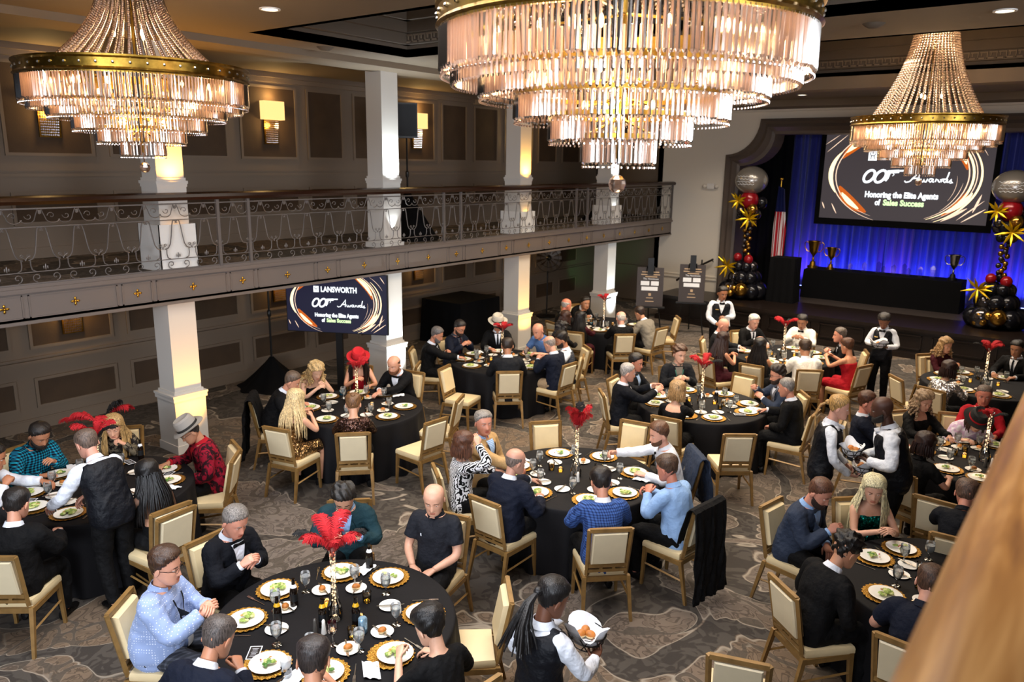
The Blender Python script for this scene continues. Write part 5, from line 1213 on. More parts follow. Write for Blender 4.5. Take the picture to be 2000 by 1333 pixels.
# ostrich feather: curved quill with drooping barbs
def feather(mb, p0, d0, L, bend, W, rs, n=46, mi=0):
    d = np.array(d0, float); d /= np.linalg.norm(d); side = np.cross(d, bend); side /= np.linalg.norm(side) + 1e-9; pts = [np.array(p0, float)]; b = np.array(bend, float)
    for i in range(n):
        f = i / n; d = d + b * (.012 + .11 * f ** 3); d /= np.linalg.norm(d); pts.append(pts[-1] + d * L / n)
    pts = np.array(pts); mb.tube(pts[::5], .0025, 4, mi)
    for i in range(5, n):
        f = i / n; w_ = W * math.sin(min(1, (f - .08) * 1.25) * PI * .52 + .12) * (1 if f < .85 else 1 - (f - .85) * 3.5)
        t = pts[i] - pts[i - 1]; t /= np.linalg.norm(t)
        for sg in (-1, 1):
            for q in range(2):
                r_ = rs.rand(4); wl = w_ * (.75 + .5 * r_[0]); o_ = pts[i] + t * L / n * r_[1]; sd = side * sg + t * .55 + np.array(b) * (.5 * r_[2] - .1) + rs.randn(3) * .12; sd /= np.linalg.norm(sd)
                p1 = o_ + sd * wl * .5; p2 = p1 + (sd * .45 + np.array([0, 0, -.35]) + b * .3) * wl * .5; p3 = p2 + (sd * .2 + np.array([0, 0, -.8])) * wl * .25; h = t * .0032
                mb.add([o_ - h, o_ + h, p1 + h, p1 - h, p2 + h, p2 - h, p3], [(0, 1, 2, 3), (3, 2, 4, 5), (5, 4, 6)], mi)
# ================================================================ who sits where
TC = dict(A=(-4.2, 3.35), H=(-4.3, 6.8), F=(-4.35, 10.17), G=(-4.45, 13.9), B=(-7.97, 3.4), C=(-8, 6.92), D=(-8.07, 10.26), E=(-8.35, 14.1), K=(-.6, 6.8), I=(-.83, 10.25), J=(-1.3, 14.1))
SEATS = []
BASE = person
def sit(tab, u, v, off, desc, label, set=True, chair=None, **k):
    if 'xy' not in k:
        sc = .95 if k.get('fem') else 1.; l0 = k.get('lean', 10)
        g = lambda L, s_: probe(u, v, tab, off, L, k.get('fem'), s_, k.get('pitch', 15), 0, k.get('roll', 0))
        best = None
        for L in range(-2, 39, 4):
            for s_ in (sc - .06, sc - .03, sc, sc + .03, sc + .06):
                r_ = g(L, s_); co = abs(L - l0) / 12 + abs(s_ - sc) * 22 + 14 * max(0, 1.13 - r_) + 8 * max(0, r_ - 1.5)
                if best is None or co < best[0]: best = (co, L, s_)
        L, sc = best[1], best[2]; k['lean'] = L; k['s'] = sc
        if L > l0 + 8: k['pitch'] = max(4, k.get('pitch', 15) - (L - l0) * .3)
    root, loc, rz = BASE(label, u, v, ('tab', tab, off), **k)
    SEATS.append(dict(tab=tab, loc=loc, rz=rz, desc=desc, set=set, head=(u, v), chair=chair, off=off))
    return root
def h(*a): return a
tux = dict(top=('jacket', 'm_black'), neck='bow:m_black')
suit = dict(top=('jacket', 'm_black'), neck='tie:m_navy2')
navy = dict(top=('jacket', 'm_navy'), neck='tie:m_wine')
# --- nearest table A
sit('A', 322, 1106, -8, 'the man in the dotted blue shirt', 'heavy man with glasses in light blue dotted shirt and lanyard at left of front table', lean=8, pitch=8, fat=1., skin='d59a80', hair=h('short', '3a2415', .022), top=('shirt', 'm_dots'), neck='lanyb:m_charcoal', glasses=True, armL='mid', armR='mid', bottom='m_khv')
sit('A', 458, 1018, 4, 'the man in the tuxedo', 'grey haired man in black tuxedo and bow tie holding a napkin at the front table', lean=12, pitch=24, fat=.35, skin='d4927a', hair=h('short', '6b6560', .012), neck=('bow:m_black', 'square:m_white'), top=('jacket', 'm_navy2'), armL=(-.07, .30, .86, 'i', .55), armR=(.09, .33, .90, 'i', .6), extra=())
sit('A', 672, 972, -2, 'the man in the teal blazer', 'dark haired man with glasses in dark teal blazer looking down behind red plume', lean=15, pitch=38, skin='d6a184', hair=h('wavy', '14100d', .022), top=('jacket', 'm_teal'), under='m_lblue', glasses=True, armL=(-.13, .36, .86, 'i', .8), armR=(.13, .36, .86, 'i', .8))
sit('A', 848, 975, 10, 'the bald man in the black polo', 'bald man in charcoal polo shirt with hands in lap at right of front table', lean=2, pitch=16, yaw=14, fat=.15, skin='cf9c82', hair=h('none', '6b5140', 0), top=('polo', 'm_polo'), neck='logo:m_white', armL='lap', armR='lap')
sit('A', 840, 1225, 0, 'the short haired woman in black', 'woman with short black hair and black top seen from behind at front table', fem=True, lean=15, pitch=22, skin='dba88c', hair=h('short', '0d0a0a', .026), top=('blouse', 'm_black'), sleeve=.6, armL='plate', armR='edge', bottom='m_black')
sit('A', 612, 1290, 0, 'the dark haired man at bottom centre', 'dark haired man seen from behind at the bottom edge of the front table', lean=14, pitch=20, skin='c98f70', hair=h('short', '2b2422', .014), top=('jacket', 'm_black'), armL='table', armR='eat')
sit('A', 425, 1246, 12, 'the man in the dark navy suit', 'grey haired man in dark navy suit bending over his plate at lower left', lean=26, pitch=30, fat=.3, skin='b98062', hair=h('short', '4a423e', .010), top=('jacket', 'm_navy'), armL='edge', armR='plate')
# --- left table B
sit('B', 76, 850, 0, 'the bearded man in teal plaid', 'dark bearded man in teal plaid shirt at far left table', lean=14, pitch=30, fat=.7, skin='b87e5e', hair=h('short', '17110e', .016), beard='1a1512', top=('shirt', 'm_plaid'), armL='mid', armR='table')
sit('B', 222, 833, 0, 'the blonde woman with red plumes', 'blonde woman in patterned black top eating beside red feathers at left table', fem=True, lean=14, pitch=26, skin='d9a386', hair=h('long', 'a98a5a', .02), top=('blouse', 'm_camo'), armL='eat', armR='table')
sit('B', 372, 842, -4, 'the man in the grey fedora', 'man in grey fedora and red black floral jacket with lanyard', lean=14, pitch=32, fat=.3, skin='b98466', hair=h('short', '2a2523', .01), top=('jacket', 'm_paisley'), under='m_red', neck='lanyb:m_charcoal', hat=('8d8780', '15120f'), armL='lap', armR='table', glasses=True)
sit('B', 288, 925, 4, 'the woman in the sheer black dress', 'woman with long straight black hair in sheer backed black dress, seen from behind', fem=True, lean=6, pitch=16, skin='d09a7c', hair=h('long', '0d0a0a', .014), top=('sheer', 'm_black'), armL='table', armR='lap')
sit('B', 32, 985, 0, 'the man with back turned at lower left', 'dark haired man in black jacket with back turned at lower left', lean=10, pitch=18, fat=.5, skin='cf9478', hair=h('short', '1c1715', .014), **dict(top=('jacket', 'm_black')), armL='table', armR='table')
sit('B', -14, 893, 0, 'the person at the left frame edge', 'person in white shirt cut off by the left edge of the picture', lean=20, pitch=20, skin='b87a58', hair=h('short', '15110f', .014), top=('shirt', 'm_white'), armL='far', armR='eat')
# --- table C
sit('C', 570, 745, -6, 'the man leaning in dark suit', 'grey brown haired man in black suit leaning in at the sequin table', lean=24, pitch=25, fat=.5, skin='c98d70', hair=h('short', '5a4a3e', .012), **suit, armL='edge', armR='table')
sit('C', 617, 724, -14, 'the curly blonde woman', 'woman with curly blonde bob and black v-neck dress cutting food', fem=True, lean=12, pitch=34, skin='dcae94', hair=h('curly', 'b79a6a', .022), top=('dress', 'm_black'), bottom='same', armL='eat', armR='mid')
sit('C', 700, 702, 0, 'the person in the red feathered hat', 'person in red cowboy hat and red top beneath the television', fem=True, lean=14, pitch=28, skin='cf9474', hair=h('long', '1a0f0c', .016), top=('dress', 'm_red'), bottom='same', hat=('c01420', '7a0a12'), armL='table', armR='mid')
sit('C', 770, 712, 4, 'the bearded balding man reaching', 'balding bearded man in black suit reaching across the table', lean=16, pitch=20, skin='d39a7e', hair=h('fringe', '4a3325', .008), beard='6a4026', top=('jacket', 'm_black'), armL=(-.02, .62, .84, 'd', .3), armR='table')
sit('C', 690, 790, 0, 'the woman in brown sequins', 'woman with pinned up hair in brown sequin top, seen from behind', fem=True, lean=8, pitch=20, fat=.5, skin='d9a486', hair=h('bun', '6a4a2e', .014), top=('blouse', 'm_seqb'), armL='table', armR='table')
sit('C', 577, 782, 8, 'the long haired blonde in gold sequins', 'woman with long blonde hair in gold and black sequin dress', fem=True, lean=10, pitch=16, skin='dba486', hair=h('long', 'cdb284', .020), top=('dress', 'm_seqg'), bottom='same', armL='table', armR='eat')
# --- table D
sit('D', 853, 654, -4, 'the grey bearded man in dark suit', 'grey haired man in dark suit at left of the table by the amber pillar', lean=14, pitch=22, skin='c08468', hair=h('short', '5f5a58', .014), beard='stubble', **suit, armL='mid', armR='far')
sit('D', 897, 640, 0, 'the man in the navy suit with glasses', 'man with glasses and beard in navy suit tearing bread', lean=12, pitch=26, skin='c98a6c', hair=h('short', '1c1512', .014), beard='2a1a12', glasses=True, top=('jacket', 'm_navy'), under='m_khv', neck='tie:m_wine', armL='eat', armR='eat')
sit('D', 972, 632, 0, 'the man in the pale cowboy hat', 'man in pale cowboy hat and dark suit behind the red plume', lean=8, pitch=20, skin='b98062', hair=h('short', '2a201a', .010), hat=('c9c0b0', '3a2a1c'), **suit, armL='table', armR='table')
sit('D', 991, 676, 0, 'the dark haired man with his back turned', 'dark haired man in charcoal suit with back to camera at the pillar table', lean=8, pitch=20, skin='a87456', hair=h('short', '2a1f18', .008), top=('jacket', 'm_charcoal'), armL='table', armR='table')
sit('D', 1051, 646, 6, 'the bald man in the blue polo', 'bald man in blue polo shirt beside the amber lit pillar', lean=8, pitch=26, skin='d8997e', hair=h('none', '6b5140', 0), top=('polo', 'm_bpolo'), armL='table', armR='table')
sit('D', 1097, 664, 20, 'the bearded man in the dark vest', 'dark bearded man in dark vest over white shirt', lean=8, pitch=20, skin='b87c5c', hair=h('short', '17110e', .02), beard='1c1410', top=('vest', 'm_khv'), armL='table', armR='lap')
sit('D', 1074, 672, -8, 'the man in khaki trousers', 'grey haired man in navy jacket and khaki trousers eating with back turned', lean=12, pitch=28, skin='d39a80', hair=h('fringe', '8a7f78', .010), top=('jacket', 'm_navy'), bottom='m_khaki', armL='eat', armR='eat')
# --- table E
sit('E', 1106, 596, 0, 'the red faced bald man', 'bald ruddy man in dark jacket at the back table by the wall', lean=6, pitch=10, skin='dc8468', hair=h('fringe', 'b0a8a0', .008), **suit)
sit('E', 1104, 620, 0, 'the brown haired woman', 'brown haired woman in black drinking at the back table', fem=True, lean=6, pitch=10, skin='c98c6c', hair=h('bob', '3a2014', .016), top=('blouse', 'm_black'), armL='mouth', armR='table')
sit('E', 1143, 592, 0, 'the dark haired man leaning over', 'dark haired man in dark suit and tie leaning over the back table', lean=26, pitch=10, roll=-10, skin='b8805f', hair=h('short', '17110e', .016), **suit, armL='table', armR='mid')
sit('E', 1096, 643, 0, 'the curly haired person', 'person with dark curly hair in black behind the bearded man', fem=True, lean=4, pitch=20, skin='a87252', hair=h('curly', '1c1818', .024), top=('blouse', 'm_black'), set=False)
sit('E', 1133, 622, 0, 'the woman in dark red', 'woman with long dark hair and dark red dress with back turned', fem=True, lean=4, pitch=14, skin='c98c6c', hair=h('long', '100c0b', .016), top=('blouse', 'm_wine'), bottom='m_wine')
sit('E', 1213, 622, 0, 'the bald man in black', 'bald man in black suit with back turned at the back table', lean=6, pitch=18, skin='dca08a', hair=h('fringe', 'c0b8b0', .005), **suit)
sit('E', 1250, 612, 0, 'the man in the light grey suit', 'dark haired man in light grey suit bending over the back table', lean=26, pitch=24, skin='c08868', hair=h('short', '2a1d16', .014), top=('jacket', 'm_gray'))
# --- table F
sit('F', 1241, 708, 0, 'the man in grey suit and blue shirt', 'dark haired man in grey suit and blue patterned shirt at the middle table', lean=6, pitch=10, skin='cf8c74', hair=h('short', '1c1613', .016), top=('jacket', 'm_charcoal'), under='m_check', armL='table', armR='mid')
sit('F', 1225, 728, 0, 'the grey haired man gesturing', 'grey haired man in black suit gesturing with open hands', lean=8, pitch=8, skin='cf9680', hair=h('short', '9a9490', .010), top=('jacket', 'm_navy2'), armL=(-.14, .50, .98, 'i', .2), armR=(.12, .5, .98, 'i', .2))
sit('F', 1327, 692, 0, 'the young man with a lanyard', 'young man with brown fringe, dark jacket and green lanyard', lean=6, pitch=8, yaw=14, skin='d9a890', hair=h('wavy', '4a2e1c', .022), top=('jacket', 'm_charcoal'), under='m_gray', neck='lany:2f6b5a', armL=(-.09, .30, .88, 'i', 1.), armR=(.09, .30, .88, 'i', 1.))
sit('F', 1323, 764, 0, 'the blonde woman in the black top', 'woman with highlighted blonde bob and scoop backed black top seen from behind', fem=True, lean=4, pitch=14, skin='dba88c', hair=h('bob', '9a7a52', .020), top=('offsh', 'm_black'), bottom='m_black', armL='table', armR='chin')
sit('F', 1520, 732, 0, 'the bearded man giving a thumbs up', 'dark haired bearded man with glasses and scarf giving a thumbs up', lean=10, pitch=14, skin='cf9278', hair=h('wavy', '1f1612', .022), beard='2c1c14', glasses=True, top=('jacket', 'm_grayblue'), neck='scarf:m_scarf', armL='mid', armR='thumb')
sit('F', 1537, 757, 0, 'the grey haired man in the black suit', 'short grey haired man in black suit holding napkin at right of middle table', lean=10, pitch=14, skin='c98a72', hair=h('buzz', '7d7874', .005), top=('jacket', 'm_black'), armL='lap', armR='table')
# --- table G
sit('G', 1412, 636, 0, 'the bald pink headed man', 'bald man with pink head in black jacket by the standing waiter', lean=6, pitch=20, skin='dc9c86', hair=h('none', '6b5140', 0), top=('jacket', 'm_charcoal'))
sit('G', 1411, 664, 0, 'the long brown haired woman', 'woman with long brown hair in dark dress at left of the stage table', fem=True, lean=8, pitch=14, skin='c98e70', hair=h('long', '2a1610', .016), top=('dress', 'm_wine'), bottom='same', armL='mid', armR='mid')
sit('G', 1472, 628, 0, 'the white haired man', 'white haired man in black suit and tie at the stage table', lean=6, pitch=16, skin='cf9c88', hair=h('short', 'c8c4be', .014), **suit, armL='table', armR='mid')
sit('G', 1484, 676, 0, 'the woman with bare shoulders', 'long dark haired woman with bare shoulders seen from behind', fem=True, lean=8, pitch=10, skin='c0845f', hair=h('long', '120c0a', .016), top=('dress', 'm_black'), bottom='same', armL='mid', armR='table')
sit('G', 1567, 628, 0, 'the man in white shirt and bow tie', 'man in white shirt and black bow tie at the stage table', lean=8, pitch=24, fat=.4, skin='b07a5c', hair=h('short', '17120f', .014), top=('shirt', 'm_ivory'), neck='bow:m_black', armL='eat', armR='eat')
sit('G', 1573, 680, 0, 'the man in the white dinner jacket', 'brown haired man in white dinner jacket with back turned', lean=6, pitch=24, fat=.5, skin='b98464', hair=h('short', '3a2a1e', .016), top=('jacket', 'm_ivory'), armL='table', armR='table')
sit('G', 1641, 655, 0, 'the man beside the woman in red', 'grey haired man in dark suit beside the woman in red', lean=6, pitch=8, skin='cf9078', hair=h('short', '5a5048', .012), **suit, armL='mid', armR='mid')
sit('G', 1655, 677, 0, 'the woman in the red dress', 'brown haired woman in bright red dress holding hands up', fem=True, lean=6, pitch=14, skin='c48a6a', hair=h('bun', '4a2c1c', .02), top=('dress', 'm_red'), bottom='same', armL=(-.08, .42, .94, 'i', .5), armR=(.1, .42, .94, 'i', .5))
# --- table H
sit('H', 944, 826, -14, 'the man in the tan blazer', 'man with sunglasses on grey hair in tan blazer and blue gingham with name badge', lean=2, pitch=0, yaw=-30, fat=.35, skin='c98870', hair=h('short', '7a746e', .014), top=('jacket', 'm_tan'), under='m_check', neck='lanyb:m_charcoal', armL='lap', armR='far')
sit('H', 906, 868, 6, 'the woman in the zebra top', 'brown bobbed woman in zebra print top raising a hand to her face', fem=True, lean=4, pitch=4, fat=.3, skin='cf9a80', hair=h('bob', '4e2e1e', .020), top=('blouse', 'm_zebra'), armL='table', armR='ear', bottom='m_black')
sit('H', 1006, 902, 4, 'the bald man in the navy suit', 'bald heavy man in navy suit seen from behind at the centre table', lean=14, pitch=12, yaw=-20, fat=.7, skin='c08e78', hair=h('fringe', '6a5c54', .003), top=('jacket', 'm_navy'), armL='far', armR='edge')
sit('H', 1174, 942, 2, 'the man in the blue plaid jacket', 'dark haired man in blue plaid jacket seen from behind at the centre table', lean=12, pitch=24, fat=.3, skin='c98c70', hair=h('short', '1c1512', .016), top=('jacket', 'm_bplaid'), armL='table', armR='table')
sit('H', 1304, 915, 0, 'the man in the light blue shirt', 'brown haired man in light blue shirt eating at right of the centre table', lean=16, pitch=16, fat=.3, skin='c98068', hair=h('short', '4a3628', .016), top=('shirt', 'm_lblue'), neck='lany:3a4a5a', armL='eat', armR='plate')
sit('H', 1288, 848, -6, 'the man reaching for his glass', 'man in white shirt and black tie reaching for a water glass', lean=12, pitch=12, yaw=10, fat=.2, skin='d9a088', hair=h('short', '5a3a26', .016), beard='stubble', top=('shirt', 'm_white'), neck=('tie:m_black', 'lany:4a525c'), armL='edge', armR=(.16, .62, .92, 'i', .8))
# --- table I
sit('I', 1803, 783, 0, 'the woman in the off shoulder top', 'woman with wavy blonde grey hair in black off-shoulder top', fem=True, lean=4, pitch=18, fat=.7, skin='d6a088', hair=h('curly', '8a7258', .018), top=('offsh', 'm_black'), bottom='m_black', armL='table', armR='table')
sit('I', 1693, 786, 10, 'the man in the navy suit behind the waiters', 'brown haired man in navy suit and striped tie between the two servers', lean=0, pitch=4, fat=.5, skin='d98f7a', hair=h('short', '4a2c1e', .016), **navy, armL='lap', armR='table', set=False)
sit('I', 1806, 868, 0, 'the dark haired woman in glasses', 'woman with dark brown bob and glasses in black behind the bald server', fem=True, lean=10, pitch=16, skin='d6a08a', hair=h('bob', '2a1612', .018), top=('polo', 'm_black'), glasses=True, armL='table', armR='edge')
sit('I', 1888, 965, 0, 'the man leaning on the rail side', 'brown haired man in dark shirt bending low beside the near railing', lean=26, pitch=24, skin='c98872', hair=h('short', '5a4438', .014), top=('shirt', 'm_navy2'), armL='far', armR='table')
sit('I', 1922, 772, 0, 'the buzz cut man in red', 'buzz cut man in shiny red shirt at the right table', lean=2, pitch=10, skin='c97c64', hair=h('buzz', '5a4c44', .004), top=('shirt', 'm_red'))
sit('I', 1908, 822, 14, 'the person in the white iridescent top', 'person in white iridescent feathery jacket and black hat with red', fem=True, lean=16, pitch=44, fat=.4, skin='d9a88c', hair=h('bob', '3a2a20', .014), top=('jacket', 'm_feather'), under='m_feather', hat=('101012', 'b5101c'))
# --- table J
sit('J', 1884, 696, 6, 'the smiling blonde woman', 'smiling woman with wavy blonde hair and dark red top holding a glass', fem=True, xy=(-2.0, 14.7), lean=10, pitch=12, skin='dba080', hair=h('curly', '9a7a52', .016), top=('blouse', 'm_wine'), armL='mid', armR='mid')
sit('J', 1853, 722, 0, 'the woman in silver sequins', 'brown haired woman in silver sequin top with back turned', fem=True, lean=14, pitch=14, skin='d09a78', hair=h('bob', '2c1a14', .018), top=('blouse', 'm_seqs'), armL='table', armR='table')
sit('J', 1962, 706, 0, 'the person in black by the plume', 'person in black clothes behind the far right red plume', xy=(-1.0, 15.05), lean=6, pitch=14, skin='a87456', hair=h('short', '120e0d', .014), **suit)
# --- table K
sit('K', 1600, 962, -2, 'the bearded man in the slate suit', 'brown bearded man in slate blue suit at the lower right table', lean=16, pitch=26, fat=.4, skin='cf8f78', hair=h('short', '5a3a2a', .012), beard='2a1a14', top=('jacket', 'm_grayblue'), under='m_lblue', armL='lap', armR='mid')
sit('K', 1706, 955, -14, 'the blonde woman in green sequins', 'woman with long blonde hair in green sequin top holding a napkin', fem=True, lean=6, pitch=16, yaw=-20, skin='d9a68c', hair=h('long', 'd2c29c', .018), top=('tank', 'm_seqt'), armL='mid', armR='mid', bottom='m_black')
sit('K', 1652, 1076, 8, 'the curly black haired man', 'man with glossy curly black hair in black suit at the lower right table', lean=22, pitch=26, skin='b98466', hair=h('wavy', '0c0a0a', .026), **tux, armL='lap', armR='lap')
sit('K', 1818, 1140, 0, 'the man in the navy polo', 'man in navy polo shirt partly hidden by the near railing', lean=18, pitch=24, fat=.4, skin='d09a84', hair=h('short', '4a3428', .012), top=('polo', 'm_navy'), armL='edge', armR='table')
# --- servers on their feet
def stand(u, v, ang, label, **k): return BASE(label, u, v, ('img', ang), seat=False, **k)
wv = dict(top=('vest', 'm_vest'), bottom='m_black')
stand(170, 866, -28, 'server in black waistcoat standing with back turned at the left table', lean=24, pitch=24, fat=.1, skin='d09680', hair=h('buzz', '5c4c42', .005), **wv, armL=(-.30, .46, .98, 'd', .4), armR=(.05, .5, .95, 'd', .6))
stand(1078, 1168, 40, 'server with black dreadlocks in navy waistcoat carrying a bread basket', fem=True, s=.97, lean=4, pitch=20, yaw=-18, skin='6b4330', hair=h('dreads', '0e0b0b', .012), **wv, armL=(-.16, .26, 1.02, 'i', .5), armR=(.16, .36, 1.06, 'u', .5))
stand(1724, 800, -95, 'bald server in black waistcoat holding a basket of rolls', s=1.08, lean=12, pitch=14, fat=.3, skin='4a2c20', hair=h('none', '1a1210', 0), beard='15100e', **wv, armL=(-.18, .27, 1.20, 'u', .5), armR=(.03, .30, 1.18, 'i', .5))
stand(1638, 796, 84, 'blonde server with ponytail in navy waistcoat holding a lined basket', fem=True, s=1.02, lean=8, pitch=8, skin='cf9a86', hair=h('pony', 'a8834e', .014), **wv, armL=(-.05, .27, .98, 'i', .6), armR=(.18, .27, .96, 'u', .5))
stand(1411, 573, 168, 'waiter in black waistcoat and bow tie standing before the stage', lean=2, pitch=14, yaw=14, skin='a06a4c', hair=h('short', '120d0b', .014), **wv, neck=('bow:m_black', 'tag:m_white'), armL=(-.08, .20, 1.12, 'i', .8), armR=(.10, .24, 1.0, 'i', .8))
stand(1727, 627, 190, 'waitress in black waistcoat with high bun holding a bread basket', fem=True, lean=4, pitch=34, skin='8a5a42', hair=h('bun', '16100e', .022), **wv, neck=('bow:m_black', 'tag:m_white'), armL=(-.12, .26, 1.06, 'u', .5), armR=(.10, .24, 1.10, 'i', .6))
finish_people()
# ================================================================ chairs
def make_chair():
    t = thing('banquet_chair', 'x', 'chair')
    def R(y0, z): return y0 - (z - .47) * .20
    m = MB(); a = .215
    m.loft([np.array([(-.205, -.19, z), (.205, -.19, z), (.225, .23, z), (-.225, .23, z)]) * np.array([k, k, 1]) for z, k in ((.405, .96), (.42, 1.0), (.455, 1.0), (.475, .97), (.48, .90))]); m.build('seat', M['seatf'], t, auto=50)
    m = MB(); m.loft([np.array([(sx * x, R(-.20, z) + dy, z) for sx, x in ((-1, .16), (1, .16))] + [(.165, R(-.20, z) + dy - .001, z), (-.165, R(-.20, z) + dy - .001, z)]) for z, dy in ((.56, 0), (.90, 0))]) if False else None
    def panel(y, d, mi):
        rings = []
        for k, dd in ((1., 0), (1., d), (.93, d * 1.7)):
            cz = .73; hz = .165 * (k if k == 1 else .94); rings.append(np.array([(sx * .158 * k, R(y, cz + sz * hz) + dd, cz + sz * hz) for sx, sz in ((-1, -1), (1, -1), (1, 1), (-1, 1))]))
        m.loft(rings, mi)
    m = MB(); panel(-.215, -.018, 1); panel(-.215, .030, 0); m.build('backrest', [M['seatf'], M['seatb']], t, auto=40)
    m = MB()
    for s in (-1, 1): m.tube([(s * .182, R(-.215, .44), .44), (s * .195, R(-.215, .935), .935)], .021, 4, up=(0, 1, 0))
    for z, hw in ((.925, .19), (.545, .18)): m.box((0, R(-.215, z), z), (hw * 2, .034, .036), 0)
    for s in (-1, 1): m.box((s * .06, R(-.215, .52), .52), (.03, .03, .04))
    m.box((0, R(-.215, .49), .49), (.38, .034, .03)); m.build('back_frame', M['cham'], t, smooth=False)
    m = MB()
    for s in (-1, 1): m.box((s * .205, .02, .39), (.03, .42, .045))
    for y in (-.20, .21): m.box((0, y, .39), (.41, .03, .045))
    m.build('seat_frame', M['cham'], t, smooth=False)
    for s in (-1, 1):
        for (y0, y1) in ((-.205, -.30), (.205, .225)):
            m = MB(); m.loft([np.array([(s * x + dx * w_, y + dy * w_, z) for dx, dy in ((-1, -1), (1, -1), (1, 1), (-1, 1))]) for x, y, z, w_ in ((.205, y0, .42, .019), (.225 if y0 < 0 else .215, y1, 0, .013))]); m.build('leg', M['cham'], t, smooth=False)
    m = MB()
    for s in (-1, 1): m = MB(); m.tube([(s * .213, -.235, .22), (s * .21, .212, .24)], .012, 4); m.build('stretcher', M['cham'], t, smooth=False)
    return t
CH0 = make_chair(); CHK = kids_of(CH0); CH_USED = [False]
def chair(loc, rz, label, group=None):
    global CH0
    if not CH_USED[0]:
        CH_USED[0] = True; CH0.location = loc; CH0.rotation_euler = (0, 0, rz); CH0['label'] = label; return CH0
    return dup(CH0, CHK, loc, rz, label, group)
def fwd(rz): return np.array([-math.sin(rz), math.cos(rz)])
for q in SEATS:
    l = np.array(q['loc'][:2]); r = q['rz'] - math.radians(q['off'] * .5); f = fwd(r); p = l + f * .045
    chair((p[0], p[1], 0), r, f"cream and gold banquet chair under {q['desc']}")
# empty chairs: pixel of the back panel centre (height .73), direction they face
EC = [(984, 1200, ('tab', 'A', 0), 'empty cream banquet chair at the front table facing left, behind the server with dreadlocks', True),
    (1440, 1336, ('img', 0), 'empty banquet chair cut off by the bottom edge of the picture', False),
    (343, 1040, ('tab', 'B', 6), 'empty banquet chair with back turned, between the black haired woman and the tuxedo man', False),
    (455, 925, ('tab', 'B', -14), 'empty banquet chair seen edge on, right of the fedora man', True),
    (848, 850, ('tab', 'C', 0), 'empty banquet chair at the sequin table, seat showing to its left', True),
    (893, 805, ('img', -75), 'empty banquet chair seen edge on between the sequin table and the centre table', False),
    (872, 742, ('img', 118), 'empty banquet chair turned right, below the grey bearded man in dark suit', False),
    (812, 735, ('img', -80), 'banquet chair edge showing behind the bearded balding man', False),
    (1142, 700, ('tab', 'D', 0), 'empty banquet chair at the pillar table right of the khaki trousered man', False),
    (1320, 638, ('tab', 'E', 0), 'empty banquet chair at the back table right of the light grey suit', False),
    (1066, 856, ('tab', 'H', 0), 'empty banquet chair facing the camera at the far side of the centre table', True),
    (1238, 856, ('tab', 'H', 4), 'empty banquet chair behind the man reaching for his glass', True),
    (1441, 878, ('tab', 'F', 0), 'empty banquet chair with back to camera at the near side of the middle table', True),
    (1451, 758, ('tab', 'F', 0), 'empty banquet chair on the far side of the middle table', True),
    (1752, 762, ('img', 60), 'empty banquet chair seen edge on near the waitress, right of the woman in red', False),
    (1826, 722, ('tab', 'J', 0), 'empty banquet chair left of the woman in silver sequins', True),
    (1824, 1012, ('tab', 'I', 0), 'empty banquet chair near the bald server behind the blonde in green sequins', False),
    (1118, 612, ('tab', 'E', 0), 'banquet chair behind the red faced bald man at the back table', False)]
SHORT = ['the empty chair near the dreadlocked server', '', '', 'the empty edge-on chair at the far left table', 'the empty chair at the sequin dress table', '', '', '', '', '', 'the empty far chair at the centre table', 'the chair behind the reaching man', 'the empty near chair at the middle table', 'the empty far chair at the middle table', '', 'the empty chair beside the silver sequins', '', '']
for (u, v, face, lab, st), sh in zip(EC, SHORT):
    p = at(u, v, .73); tr = None
    if face[0] == 'tab': tc = TC[face[1]]; a = math.atan2(tc[1] - p[1], tc[0] - p[0]) + math.radians(face[2])
    else: a = math.atan2(p[1], p[0]) - math.radians(face[1])
    rz = a - PI / 2; f = fwd(rz); l = p[:2] + f * .265
    chair((l[0], l[1], 0), rz, lab)
    if st: SEATS.append(dict(tab=face[1], loc=(l[0], l[1], 0), rz=rz, desc='', set=True, head=(u, v), empty=sh))
# ================================================================ tables
clothm = mat('table_cloth_black', '07060a', .75, bump=.25, bscale=14, Specular_IOR_Level=.25)
TD = dict(A='the front table', B='the far left table', C='the sequin dress table', D='the amber pillar table', E='the back table', F='the middle table', G='the table below the stage', H='the centre table', I='the off-shoulder top table', J='the far right table', K='the lower right table')
RT = .90
def cloth(k, c):
    m = MB(); n = 120; a = np.linspace(0, 2 * PI, n, endpoint=False); ph = RNG.rand(3) * 6; rings = []
    for r, z, wv in ((.02, .752, 0), (.5, .752, 0), (.88, .752, 0), (.897, .748, 0), (.903, .738, 0), (.908, .70, .004), (.918, .5, .016), (.928, .25, .028), (.935, .012, .036)):
        w_ = wv * (np.sin(a * 17 + ph[0]) + .6 * np.sin(a * 9 + ph[1]) + .4 * np.sin(a * 29 + ph[2])); rings.append(np.c_[(r + w_) * np.cos(a), (r + w_) * np.sin(a), z + 0 * a])
    m.loft(rings, cap=(True, False)); o = m.build('tablecloth', clothm, label=f'floor length black cloth over {TD[k]}', cat='tablecloth', auto=60); o.location = (c[0], c[1], 0)
    t = thing('round_table', f'round folding table hidden under the black cloth, {TD[k]}', 'table', (c[0], c[1], 0))
    m = MB(); m.lathe([(.88, .72), (.885, .73), (.885, .742), (.88, .748)], n=48); m.build('tabletop', M['darkw'], t)
    for sx in (-1, 1): m = MB(); m.tube([(sx * .5, -.3, .01), (sx * .5, -.3, .72)], .015, 6); m.tube([(sx * .5, .3, .01), (sx * .5, .3, .72)], .015, 6); m.build('leg', M['silver'], t)
for k, c in TC.items(): cloth(k, c)
ZT = .753
def proto(fn):
    m = MB(); fn(m); return m
